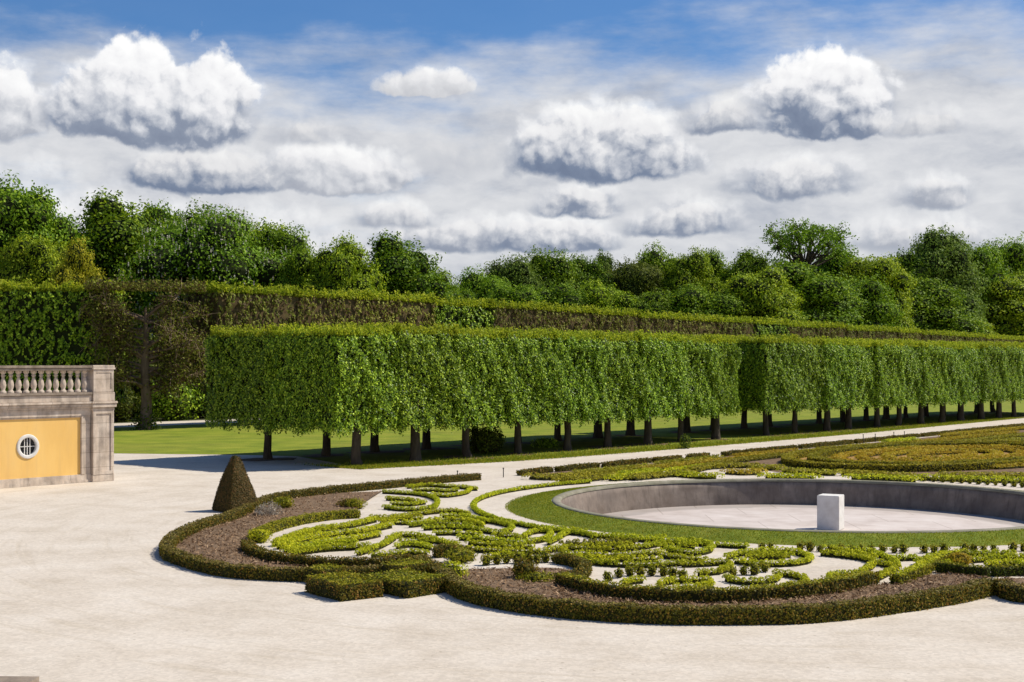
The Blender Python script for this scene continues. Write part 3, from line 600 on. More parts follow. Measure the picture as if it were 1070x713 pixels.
FAR = [
 ([(556, 498), (574, 499), (597, 497), (636, 493.5), (666, 490.5)], 'olive_leaf', 'long olive row nearest the path hedge left of the basin rim'),
 ([(585, 502), (598, 501.5), (640, 497.5)], 'olive_leaf', 'short olive row above the left end of the basin rim'),
 ([(660, 499.5), (690, 496.5), (720, 494.5)], 'olive_leaf', 'row directly above the far rim at the middle of the basin'),
 ([(668, 490), (700, 487.5), (742, 481.5)], 'ochre_leaf', 'ochre row between the path hedge and the far rim'),
 ([(650, 495.5), (668, 494), (684, 492)], 'row_leaf', 'small bright row beside the gravel slit above the rim'),
 ([(725, 491), (758, 483), (788, 479), (814, 476)], 'olive_leaf', 'rising olive row leading to the tip of the oval bed'),
 ([(712, 496), (730, 497.5), (748, 498)], 'row_leaf', 'bright green row lying close above the far rim'),
 ([(726, 489), (757, 487), (789, 486.5)], 'olive_leaf', 'level olive row left of the tip of the oval bed'),
 ([(760, 493), (778, 494), (793, 493)], 'ochre_leaf', 'yellow row in front of the level olive row'),
 ([(789, 489.5), (803, 488.8), (815, 488.5)], 'olive_leaf', 'short row just under the tip of the oval bed'),
 ([(800, 498), (828, 498.3), (850, 499)], 'row_leaf', 'bright row above the rim in front of the oval bed'),
 ([(820, 491.5), (845, 493.5), (872, 494.5)], 'olive_leaf', 'olive row following the near flank of the oval bed'),
 ([(880, 494), (915, 495.5), (951, 497.5)], 'olive_leaf', 'row in front of the oval bed left of the gravel slit'),
 ([(890, 499), (925, 500), (955, 501.5)], 'row_leaf', 'bright green row behind the far rim above the white block'),
 ([(960, 499), (1004, 500.5), (1040, 501.5), (1075, 502)], 'row_leaf', 'bright green row near the dotted edging at the far right'),
 ([(985, 496.5), (1030, 497), (1075, 497)], 'olive_leaf', 'long dull green row before the far right gravel patch'),
 ([(740, 484.5), (775, 479.5), (800, 476.5)], 'ochre_leaf', 'ochre row just behind the rising olive row'),
 ([(850, 472), (880, 468.5), (905, 466.5)], 'olive_leaf', 'olive row behind the left shoulder of the oval bed'),
 ([(905, 468), (950, 464), (1000, 458), (1060, 452)], 'ochre_leaf', 'long ochre row behind the oval bed near the stakes'),
 ([(930, 470), (980, 465), (1030, 459), (1080, 453.5)], 'olive_leaf', 'olive row next in from the long ochre row behind the oval bed'),
 ([(925, 462), (940, 460.5), (955, 459.5)], 'row_leaf', 'bright green clump row beside the metal stakes'),
 ([(985, 455.5), (1030, 451), (1075, 447)], 'ochre_leaf', 'ochre row hugging the path hedge at the far right'),
 ([(1040, 468), (1080, 463), (1120, 459)], 'ochre_leaf', 'ochre scroll row at the right edge behind the oval bed'),
 ([(1030, 463.5), (1055, 460.5), (1090, 458)], 'olive_leaf', 'short olive row at the right edge behind the oval bed'),
 ([(1040, 488), (1070, 486), (1110, 484)], 'ochre_leaf', 'ochre row at the right edge beside the white gravel patch'),
 ([(604, 495), (640, 491.5), (676, 488)], 'olive_leaf', 'olive row on the soil directly behind the long olive row'),
 ([(690, 485), (720, 481.5), (750, 478.5)], 'olive_leaf', 'olive row on the soil by the shortest piece of path edging'),
 ([(770, 477), (800, 474), (830, 471.5)], 'ochre_leaf', 'ochre row on the soil behind the tip of the oval bed'),
 ([(700, 492), (718, 490), (736, 488)], 'row_leaf', 'bright row between two gravel slits left of the oval bed'),
 ([(640, 500), (662, 497.5), (690, 494)], 'row_leaf', 'bright green row above the left half of the far rim'),
]
for pts, lf, l in FAR:
    plant_row('far_row', pts, l, gap=.34, h=.30, r=.42, nl=95, lsz=.10, leaf=lf, group='rows of the far parterre')
# thin stakes beside the planting
for px, y0, y1, l in ((478, 500, 492, 'thin dark metal stake at the left end of the far border'), (526, 499, 489, 'dark stake beside the gap at the left end of the path hedge'), (902, 467, 454, 'leftmost of the thin stakes beside the far path'), (914.6, 462, 453.5, 'second thin stake from the left beside the far path'), (934, 461, 451.5, 'third thin stake from the left beside the far path'), (945, 460, 451, 'rightmost of the thin stakes beside the far path')):
    x, y = U(px, y0); hh = (y0 - y1) / F * y
    st = MB(); st.tube([(0, 0, 0), (0, 0, hh)], [.024, .022], 6); st.lathe([(.001, hh - .05), (.035, hh - .04), (.035, hh), (.001, hh + .015)], 8)
    tag(st.build('metal_stake', M['stake'], loc=(x, y, 0)), l, 'stake', 'thin stakes in the parterre')

# clipped yew cone
x, y = U(246, 533.5); ch = 1.86
mb = MB(); prof = [(.72, 0), (.765, .05), (.735, .25), (.60, .70), (.43, 1.15), (.27, 1.52), (.165, 1.76), (.11, 1.86), (.001, 1.88)]
mb.lathe([(max(r - .03, .001), z) for r, z in prof], 28, mat=0)
m = 26000; zz = 1.88 * (1 - np.sqrt(rng.uniform(0, 1, m))) ** .92; pr = np.array(prof)
rr = np.interp(zz, pr[:, 1], pr[:, 0]); th = rng.uniform(0, 2 * math.pi, m)
sq = lambda t: 1.03 / (np.abs(np.cos(t)) ** 1.22 + np.abs(np.sin(t)) ** 1.22) ** (1 / 1.22)
rr = rr * sq(th) + .012 * np.sin(th * 3 + zz * 4) + rng.normal(0, .012, m)
vc = mb.v[0]; tc_ = np.arctan2(vc[:, 1], vc[:, 0]); vc[:, :2] *= sq(tc_)[:, None]
P = np.stack([rr * np.cos(th), rr * np.sin(th), zz], 1); Nn = np.stack([np.sign(np.cos(th)) * np.abs(np.cos(th)) ** .3, np.sign(np.sin(th)) * np.abs(np.sin(th)) ** .3, np.full(m, .45)], 1)
mb.leaves(P, Nn + rv(m) * .35, rng.uniform(.05, .09, m), .024, 1)
tag(mb.build('topiary_cone', [M['hedge_core'], M['yew_leaf']], loc=(x, y, 0)), 'dark sheared yew cone standing on gravel at the end of the left border', 'topiary')
# ---------------------------------------------------------------- terrace wall at the left
M['yellow'] = noise_mat('yellow_plaster', [(.3, (.76, .46, .13)), (.55, (.82, .52, .165)), (.8, (.84, .56, .20))], scale=1.1, detail=8, rough=.85, bump=.08, second=(.7, .25, (.70, .45, .19)), stretch=(1, 1, .4), streak=(.3, (.62, .40, .18)))
M['wall_stone'] = noise_mat('weathered_stone', [(.25, (.43, .345, .265)), (.5, (.62, .515, .415)), (.75, (.73, .635, .535))], scale=2.2, detail=9, rough=.85, bump=.3, second=(1.3, .55, (.17, .14, .12)), stretch=(1, 1, .5), joints=(1.9, .62), streak=(.55, (.20, .165, .14)))
M['rail_stone'] = noise_mat('dark_weathered_stone', [(.25, (.14, .105, .08)), (.5, (.28, .225, .175)), (.75, (.44, .365, .29))], scale=2.5, detail=9, rough=.9, bump=.4)
M['oculus_white'] = noise_mat('white_surround', [(.3, (.62, .60, .56)), (.7, (.74, .72, .69))], scale=4, rough=.7)
M['glass_dark'] = noise_mat('dark_glass', [(.3, (.012, .013, .016)), (.7, (.03, .032, .038))], scale=1, rough=.12, spec=.6)
wx, wy = U(97, 504)
W = thing('terrace_wall', 'yellow plastered terrace wall with grey stone frame, round window and stone balustrade', 'wall', (wx, wy, 0), ANG)
XL = -15.
mb = MB()                                              # wall body with round hole left as a recess ring
oc = (-2.85, 1.62)
mb.box(XL, .98, .32, 5.0, 0, 3.62); mb.build('wall_core', M['wall_stone'], W)
# plaster panel with a round opening
bm = bmesh.new(); x0, x1, z0, z1 = XL, -.46, .34, 2.80; k = 40
hole = [(oc[0] + .40 * math.cos(2 * math.pi * i / k), oc[1] + .40 * math.sin(2 * math.pi * i / k)) for i in range(k)]
tr = tessellate_polygon([[Vector((x0, z0, 0)), Vector((x1, z0, 0)), Vector((x1, z1, 0)), Vector((x0, z1, 0))], [Vector((a, b, 0)) for a, b in hole]])
pts2 = [(x0, z0), (x1, z0), (x1, z1), (x0, z1)] + hole
mb = MB(); mb.add([(a, .22, b) for a, b in pts2], [list(t) for t in tr]); mb.build('plaster_panel', M['yellow'], W)
mb = MB()
mb.box(XL, .0, .12, .318, 0, .12); mb.box(XL, -.0, .15, .318, .12, .34)          # plinth
mb.build('plinth', M['wall_stone'], W)
mb = MB()
mb.bevbox(XL, -.003, .14, .318, 2.80, 3.06, .012); mb.bevbox(XL, -.28, .17, .317, 2.74, 2.803, .008)
mb.bevbox(-.46, -.28, .13, .318, .34, 2.802, .012); mb.bevbox(-.282, -.003, .17, .318, .34, 2.80, .008)
mb.build('panel_frame', M['wall_stone'], W)
mb = MB()
mb.bevbox(XL, -.002, .10, .318, 3.06, 3.18, .015); mb.bevbox(XL, -.002, .02, .318, 3.18, 3.30, .02); mb.bevbox(XL, -.002, -.06, .8, 3.30, 3.40, .02); mb.bevbox(XL, -.002, .06, .8, 3.40, 3.68, .015)
mb.build('cornice', M['wall_stone'], W)
mb = MB(); mb.bevbox(XL, -.002, .0, .55, 3.68, 3.80, .02); mb.build('balustrade_plinth', M['rail_stone'], W)
mb = MB(); mb.bevbox(XL, -.002, .02, .52, 4.70, 4.80, .02); mb.bevbox(XL, -.002, -.02, .56, 4.80, 4.92, .025); mb.build('handrail', M['rail_stone'], W)
bp = [(.13, 0), (.13, .08), (.10, .09), (.075, .14), (.115, .26), (.125, .34), (.10, .46), (.06, .60), (.055, .66), (.085, .69), (.085, .73), (.06, .75), (.09, .81), (.12, .82), (.12, .90)]
mb = MB(); mb.lathe(bp, 12); bme = mb.mesh('baluster', [M['wall_stone']])
for i in range(43):
    o = bpy.data.objects.new('baluster', bme); col.objects.link(o); o.parent = W; o.location = (-.22 - i * .335, .27, 3.80)
mb = MB()
mb.bevbox(.0, 1.05, .02, 1.0, 0, .30, .015); mb.bevbox(.03, 1.02, .05, .97, .298, 3.02, .012)
for a, b, c, d in ((.03, .16, .30, 3.02), (.89, 1.02, .30, 3.02), (.16, .89, .30, .45), (.16, .89, 2.88, 3.02)): mb.box(a, b, .006, .052, c, d)
mb.bevbox(0, 1.05, .0, 1.0, 3.02, 3.14, .015); mb.bevbox(-.06, 1.11, -.08, 1.06, 3.14, 3.30, .02); mb.bevbox(-.09, 1.14, -.12, 1.09, 3.30, 3.40, .02); mb.bevbox(.0, 1.05, -.03, 1.0, 3.40, 3.78, .015)
mb.bevbox(.04, 1.01, .03, .98, 3.78, 4.74, .012)
for a, b, c, d in ((.04, .15, 3.80, 4.74), (.90, 1.01, 3.80, 4.74), (.15, .90, 3.80, 3.92), (.15, .90, 4.62, 4.74)): mb.box(a, b, .004, .032, c, d)
mb.bevbox(-.03, 1.08, -.04, 1.05, 4.74, 4.84, .02); mb.bevbox(-.01, 1.06, -.02, 1.03, 4.84, 4.93, .02)
mb.build('pier', M['wall_stone'], W)
# oculus
win = MB(); k = 40
th = np.arange(k) * 2 * math.pi / k
def ring_y(prof):
    mm = MB(); P = np.array(prof); V = np.stack([oc[0] + P[:, None, 0] * np.cos(th)[None], np.repeat(P[:, 1:2], k, 1), oc[1] + P[:, None, 0] * np.sin(th)[None]], -1)
    i = np.arange(len(P) - 1)[:, None] * k; j = np.arange(k)[None]; j2 = (j + 1) % k
    mm.add(V, np.stack([i + j, i + j2, i + k + j2, i + k + j], -1).reshape(-1, 4), 0, False); return mm
fr = ring_y([(.36, .318), (.355, .20), (.37, .18), (.40, .17), (.47, .172), (.495, .19), (.50, .219)]).build('round_window', M['oculus_white'], W)
mm = MB(); mm.add([(oc[0] + .37 * math.cos(t), .31, oc[1] + .37 * math.sin(t)) for t in th], [list(range(k))]); mm.build('pane', M['glass_dark'], fr)
mm = MB()
for dx in (-.12, .0, .12): mm.box(oc[0] + dx - .016, oc[0] + dx + .016, .26, .285, oc[1] - .34, oc[1] + .34)
mm.box(oc[0] - .35, oc[0] + .35, .262, .283, oc[1] - .015, oc[1] + .015)
mm.build('window_bars', M['oculus_white'], fr)

# parapet of the terrace the view is taken from
mb = MB(); mb.box(-4.5, 0, -.40, 0, 0, 3.93); pw = thing('parapet', 'dark weathered stone coping just showing in the lower left corner', 'parapet', (at(30, 4.02), 4.0, 0), -.035)
mb.build('wall', M['rail_stone'], pw)
mb = MB(); mb.bevbox(-4.6, .05, -.46, .04, 3.932, 4.10, .02); mb.build('coping', M['rail_stone'], pw)

# ---------------------------------------------------------------- clipped lime blocks
def trunk_mesh(h, r0, r1, seed, lean=.12, limbs=3, flare=1.5):
    g = np.random.default_rng(seed); mb = MB()
    zs = np.array([-.05, .12, .4, h * .4, h * .7, h]); x = np.cumsum(g.normal(0, lean / 5, 6)); y = np.cumsum(g.normal(0, lean / 5, 6)); x[:2] = y[:2] = 0
    mb.tube(np.stack([x, y, zs], 1), [r0 * flare, r0 * 1.2, r0, r0 * .92, (r0 + r1) / 2, r1], 9)
    for i in range(limbs):
        a = g.uniform(0, 6.28); z0 = h * g.uniform(.55, .8); l = g.uniform(.8, 1.6)
        b = np.array([np.interp(z0, zs, x), np.interp(z0, zs, y), z0])
        mb.tube([b, b + np.array([math.cos(a) * l * .5, math.sin(a) * l * .5, l * .35]), b + np.array([math.cos(a) * l, math.sin(a) * l, l])], [r1 * .6, r1 * .45, r1 * .2], 6)
    return mb.mesh('trunk', [M['bark']])
def block_crown(name, lx, ly, z0, z1, nside, leaf, shoot, core, seed, L=.17, fringe=900, fr_h=.5, sides=(1, 1, 1, 1), droop=.45):
    """clipped box crown: four leafy faces, loose shoots on top, drooping hem"""
    mb = MB(); hx, hy = lx / 2, ly / 2
    # core: lumpy box (grid faces)
    def face(fn, nu, nv):
        u, v = np.meshgrid(np.linspace(0, 1, nu), np.linspace(0, 1, nv), indexing='ij')
        P = fn(u.ravel(), v.ravel()); P = P + rng.normal(0, .05, P.shape)
        i = np.arange(nu - 1)[:, None] * nv; j = np.arange(nv - 1)[None]
        mb.add(P, np.stack([i + j, i + nv + j, i + nv + j + 1, i + j + 1], -1).reshape(-1, 4), 0, False)
    c = .22
    S4 = [(lambda u, v, d=0: np.stack([(u * 2 - 1) * (hx - .02), np.full_like(u, -hy + c + d), z0 + .35 + v * (z1 - z0 - .45)], 1)), (lambda u, v, d=0: np.stack([(u * 2 - 1) * (hx - .02), np.full_like(u, hy - c - d), z0 + .35 + v * (z1 - z0 - .45)], 1)),
          (lambda u, v, d=0: np.stack([np.full_like(u, -hx + c + d), (u * 2 - 1) * (hy - c), z0 + .35 + v * (z1 - z0 - .45)], 1)), (lambda u, v, d=0: np.stack([np.full_like(u, hx - c - d), (u * 2 - 1) * (hy - c), z0 + .35 + v * (z1 - z0 - .45)], 1))]
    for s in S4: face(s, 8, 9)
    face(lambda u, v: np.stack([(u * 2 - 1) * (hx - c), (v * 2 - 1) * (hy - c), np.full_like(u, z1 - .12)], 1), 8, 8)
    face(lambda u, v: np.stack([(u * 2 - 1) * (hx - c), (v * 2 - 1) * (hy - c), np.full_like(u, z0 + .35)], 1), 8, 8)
    ph = rng.uniform(0, 6.28, 6)
    def bulge(a, z): return .055 * np.sin(a * 1.5 * 2 * math.pi / lx * .65 + ph[0]) + .09 * np.sin(z * 1.6 + ph[1] + a) + .07 * np.sin(a * 5.1 + ph[2]) * np.sin(z * 3.3 + ph[3])
    for k, on in enumerate(sides):
        n = int(nside * on)
        if n == 0: continue
        q_ = 9; ns = n // q_
        u = rng.uniform(-1, 1, ns); z = z0 - droop * .5 + (z1 - z0 + droop * .5) * rng.uniform(0, 1, ns) ** .94
        # hollows between the sprays
        th_ = (np.sin(u * 7.3 + ph[0]) * np.sin(z * 2.1 + u * 3 + ph[1]) + .8 * np.sin(u * 19 + ph[2] + z) * np.sin(z * 5.2 + ph[3]))
        kp = rng.random(ns) < np.clip(.78 + .38 * th_, .22, 1); u, z, th_ = u[kp], z[kp], th_[kp]; ns = len(u)
        su, sz, so_ = np.repeat(u, q_), np.repeat(z, q_), np.repeat(rng.normal(0, .085, ns) + .045 * th_, q_)
        tt = np.tile(np.linspace(0, 1, q_), ns); ll = np.repeat(rng.uniform(.2, .55, ns), q_); dr = np.repeat(rng.normal(0, .16, ns), q_)
        n = len(su); half = hx if k < 2 else hy
        ax = su * half + dr * tt + rng.normal(0, .05, n); z = sz - ll * tt + rng.normal(0, .03, n) + .15
        ax = np.clip(ax, -half - .08, half + .08); u = ax / half
        hem = z0 + .20 * np.sin(u * 6 + ph[4]) + .16 * np.sin(u * 17 + ph[5]) + rng.normal(0, .10, n)
        keep = (z > hem - .25) & (z < z1 + .1); ax, z, so_, tt = ax[keep], z[keep], so_[keep], tt[keep]; n = len(ax)
        b = bulge(ax, z); top = np.clip((z - z1 + .5) / .5, 0, 1)
        out = (hy if k < 2 else hx) + (b * (1 if k < 2 else .5)) - top ** 2 * .18 + so_ + .10 * np.sin(tt * 2.6) + rng.normal(0, .03, n)
        sg = -1 if k in (0, 2) else 1
        P = np.stack([ax, sg * out, z], 1) if k < 2 else np.stack([sg * out, ax, z], 1)
        Nn = np.zeros((n, 3)); Nn[:, 1 if k < 2 else 0] = sg; Nn[:, 2] = .35
        mb.leaves(P, Nn + rv(n) * .5, rng.uniform(.65, 1.3, n) * L, rng.uniform(.75, 1.2, n) * L * .6, 1, hang=(0, 0, -1), hangw=.38)
    n = int(lx * ly * 60); P = np.stack([rng.uniform(-hx, hx, n), rng.uniform(-hy, hy, n), z1 + rng.normal(0, .08, n)], 1)
    mb.leaves(P, rv(n) * .6 + np.array([0, 0, 1.]), L, L * .62, 1)
    # upright shoots: concentrated on the rim of the top
    n = fringe; e = rng.integers(0, 4, n); t = rng.uniform(-1, 1, n); d = np.abs(rng.normal(0, .35, n))
    X = np.where(e < 2, t * hx, np.where(e == 2, -hx + d, hx - d)); Y = np.where(e < 2, np.where(e == 0, -hy + d, hy - d), t * hy)
    ht = fr_h * rng.uniform(.15, 1, n) * (1 + .35 * np.sin(X * 4 + Y * 3 + ph[0]))
    for q in (.25, .6, 1.0):
        P = np.stack([X + rng.normal(0, .04, n), Y + rng.normal(0, .04, n), z1 - .12 + ht * q], 1)
        mb.leaves(P, rv(n) * .8 + np.array([.0, 0, .3]), L * 1.0, L * .6, 2, hang=(0, 0, 1), hangw=.4)
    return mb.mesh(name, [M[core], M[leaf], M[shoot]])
ORD = ['first', 'second', 'third', 'fourth', 'fifth', 'sixth', 'seventh', 'eighth', 'ninth', 'tenth', 'eleventh', 'twelfth', 'thirteenth', 'fourteenth', 'fifteenth', 'sixteenth']
SP = 4.0
crowns = [block_crown('crown', SP + .4, 5.1, 1.9, 6.45, 17000, 'lime_leaf', 'lime_shoot', 'core', i, L=.135, fringe=2300, sides=(1, .35, .5, .3)) for i in range(4)]
endcr = [block_crown('crown', SP + .4, 5.1, 1.9, 6.45, 17000, 'lime_leaf', 'lime_shoot', 'core', i, L=.135, fringe=2500, sides=(1, .35, 1, .6)) for i in range(2)]
trunks = [trunk_mesh(2.6, .21 + .025 * (i % 3), .16, 50 + i, flare=1.25) for i in range(5)]
def lime(s, row, end, label, group):
    n = 0. if row == 0 else 7.0
    js = random.uniform(-.2, .2)
    p = SN(s + js, n + random.uniform(-.15, .15))
    t = thing('clipped_lime', label, 'tree', (p[0], p[1], 0), ANG, group)
    a = bpy.data.objects.new('trunk', random.choice(trunks)); col.objects.link(a); a.parent = t; a.rotation_euler = (0, 0, random.uniform(0, 6.28)); a.scale = (random.uniform(.9, 1.2),) * 2 + (1,)
    b = bpy.data.objects.new('crown', random.choice(endcr if end else crowns)); col.objects.link(b); b.parent = t
    b.location = (-js, 1.45 if row == 0 else -.7, random.uniform(-.05, .05)); b.scale = (1, 1, random.uniform(.985, 1.015))
    if abs(s - 8 * SP) < .01: b.scale.x = .68; b.location.x = -js - .8
G1, G2 = 'clipped limes of the nearer block', 'clipped limes of the farther block'
for row, rn in ((0, 'front'), (1, 'rear')):
    for i in range(9):
        lab = {(0, 0): 'clipped lime at the shaded near left corner of the nearer block, thick trunk', (1, 0): 'clipped lime at the far left corner of the nearer block behind the yew cone', (0, 8): 'last clipped lime of the front row before the gap between the two blocks', (1, 8): 'last clipped lime of the rear row before the gap between the two blocks'}.get((row, i), f'clipped lime {ORD[i]} from the left corner in the {rn} row of the nearer block')
        lime(i * SP, row, i in (0, 8), lab, G1)
    for i in range(15):
        lab = {0: f'clipped lime starting the {rn} row of the farther block at the gap'}.get(i, f'clipped lime {ORD[i]} from the gap in the {rn} row of the farther block')
        lime(38.4 + i * SP, row, i == 0, lab, G2)

mb = MB()
for row, n_ in ((0, 0.), (1, 7.0)):
    for i in range(24):
        s = i * SP if i < 9 else 38.4 + (i - 9) * SP
        p = SN(s, n_); k = 18; th_ = np.arange(k) * 2 * math.pi / k; r_ = random.uniform(.7, 1.25) * (1 + .22 * np.sin(th_ * 2 + random.uniform(0, 6)) + .15 * np.sin(th_ * 5 + random.uniform(0, 6)))
        mb.add(np.stack([p[0] + r_ * np.cos(th_) * 1.2, p[1] + r_ * np.sin(th_) * 1.2, np.full(k, .013 + .0005 * (i % 3))], 1), [list(range(k))])
tag(mb.build('bare_earth', M['soil']), kind='structure')
n = 26000; t_ = rng.uniform(0, 1, n); fp = smooth_path(front[5:], .5); k_ = (t_ ** 1.5 * (len(fp) - 1)).astype(int)
P = np.zeros((n, 3)); P[:, :2] = fp[k_] + N * (np.abs(rng.normal(0, 1.6, n)) - .12)[:, None] + rng.normal(0, .12, (n, 2)); P[:, 2] = .05
mb = MB(); mb.leaves(P, rv(n) * np.array([1, 1, .3]), rng.uniform(.08, .2, n), .035, hang=(0, 0, 1), hangw=.6)
tag(mb.build('lawn_grass', M['grass_blade']), 'longer grass along the edge of the lawn under the clipped limes', 'grass', kind='stuff')

# ---------------------------------------------------------------- tall hedge of trained trees behind
d2 = np.array([.645, .764]); d2 /= np.linalg.norm(d2); n2 = np.array([-d2[1], d2[0]]); A2 = math.atan2(d2[1], d2[0])
PB = np.array([at(152, 105.5), 105.5])
tall = [block_crown('crown', 8.3, 4.4, 3.6, 10.75, 5200, 'bronze_leaf', 'lime_shoot', 'brown_core', 20 + i, L=.24, fringe=2000, fr_h=.75, sides=(1, .3, .6, .3)) for i in range(3)]
tallg = [block_crown('crown', 8.3, 4.4, 2.2, 10.7, 9500, 'lime_leaf', 'lime_shoot', 'core', 30 + i, L=.24, fringe=2000, fr_h=.75, sides=(1, .3, .8, .3)) for i in range(2)]
ttr = [trunk_mesh(5.5, .40, .26, 80 + i, limbs=5) for i in range(3)]
def tall_tree(p, ang, me, label, group='trained trees of the tall rear hedge', zs=1.):
    t = thing('trained_tree', label, 'tree', (p[0], p[1], 0), ang, group)
    a = bpy.data.objects.new('trunk', random.choice(ttr)); col.objects.link(a); a.parent = t; a.rotation_euler = (0, 0, random.uniform(0, 6.28))
    b = bpy.data.objects.new('crown', me); col.objects.link(b); b.parent = t; b.scale = (1, 1, zs * random.uniform(.99, 1.01))
    return t
ORD += ['seventeenth', 'eighteenth', 'nineteenth', 'twentieth', 'twenty first', 'twenty second', 'twenty third', 'twenty fourth', 'twenty fifth']
for i in range(1, 25):
    g = i in (4, 11)
    p = PB + d2 * (i * 8.1 + 1.2)
    me = tallg[i % 2] if g else tall[i % 3]
    tall_tree(p, A2, me, {1: 'bronze trained tree next to the twiggy end tree of the tall rear hedge', 4: 'greener trained tree in the brown stretch of the tall rear hedge', 11: 'greener trained tree far along the tall rear hedge'}.get(i, f'bronze trained tree {ORD[i-1]} after the twiggy end tree in the tall rear hedge'), zs=1 - .0009 * i * 8.1)
# dense green hedge trees to the left of the twiggy one
for i in range(3):
    p = PB + np.array([-6.6 - i * 8.1, 1.0 + i * .5])
    tall_tree(p, .06, tallg[i % 2], ['dense green trained tree right behind the balustrade, left of the twiggy tree', 'dense green trained tree at the left edge behind the balustrade', 'green trained tree just outside the left edge'][i], 'green trained trees behind the balustrade', zs=.985)
# twiggy espalier tree with visible limbs
M['limb_bark'] = noise_mat('pale_bark', [(.3, (.09, .06, .042)), (.6, (.18, .125, .085)), (.8, (.25, .18, .125))], scale=4, detail=8, rough=.95, bump=.8, bscale=12, stretch=(1, 1, .3))
t = thing('twiggy_tree', 'sparse brown twiggy trained tree with pale limbs spread flat, ivy round its trunk', 'tree', (PB[0], PB[1], 0), .35)
mb = MB(); g = np.random.default_rng(5)
mb.tube([(0, 0, -.05), (.02, 0, .3), (.08, 0, 2.2), (-.05, .05, 4.5), (.05, 0, 6.5), (0, 0, 9.2)], [.62, .46, .40, .34, .25, .08], 10)
tips = []
for i in range(46):
    z0 = g.uniform(2.6, 8.8); a = (0 if g.random() < .5 else math.pi) + g.normal(0, .45); l = min(g.uniform(2.2, 5.0), 4.8)
    e = np.array([math.cos(a) * l, math.sin(a) * l * .6, g.uniform(.2, 2.2)])
    q = [np.array([0, 0, z0]), np.array([0, 0, z0]) + e * .35 + g.normal(0, .15, 3), np.array([0, 0, z0]) + e * .7 + g.normal(0, .2, 3), np.array([0, 0, z0]) + e]
    mb.tube(q, [.13, .10, .07, .03], 6); tips.append(q)
mb.build('trunk', M['limb_bark'], t)
mb = MB(); tw = []
for q in tips:
    for _ in range(26):
        f = g.uniform(.2, 1); b = q[1] * (1 - f) + q[3] * f; dv = g.normal(0, 1, 3); dv[1] -= .5; dv[2] += .3; dv /= np.linalg.norm(dv); l = g.uniform(.5, 1.6)
        mb.tube([b, b + dv * l * .5 + g.normal(0, .08, 3), b + dv * l], [.03, .022, .008], 4); tw.append(b + dv * l * g.uniform(.3, 1))
mb.build('twigs', M['twig_wood'], t)
mb = MB(); tw = np.array(tw); P = np.repeat(tw, 16, 0) + rng.normal(0, .36, (len(tw) * 16, 3)); P[:, 0] = np.clip(P[:, 0], -4.6, 4.6); P[:, 2] = np.clip(P[:, 2], 2.4, 11.0)
mb.leaves(P, rv(len(P)), rng.uniform(.12, .26, len(P)), .12); 
P = np.stack([rng.uniform(-4.4, 4.4, 3600), rng.uniform(-1.4, 1.2, 3600), 10.5 + np.abs(rng.normal(0, .35, 3600))], 1); mb.leaves(P, rv(3600), .22, .13)
mb.build('leaves', M['bronze_leaf'], t)
mb = MB(); P = np.stack([rng.normal(0, .42, 900), rng.normal(0, .42, 900), np.abs(rng.normal(0, .8, 900))], 1); mb.leaves(P, rv(900), .2, .13); mb.build('ivy', M['dark_leaf'], t)

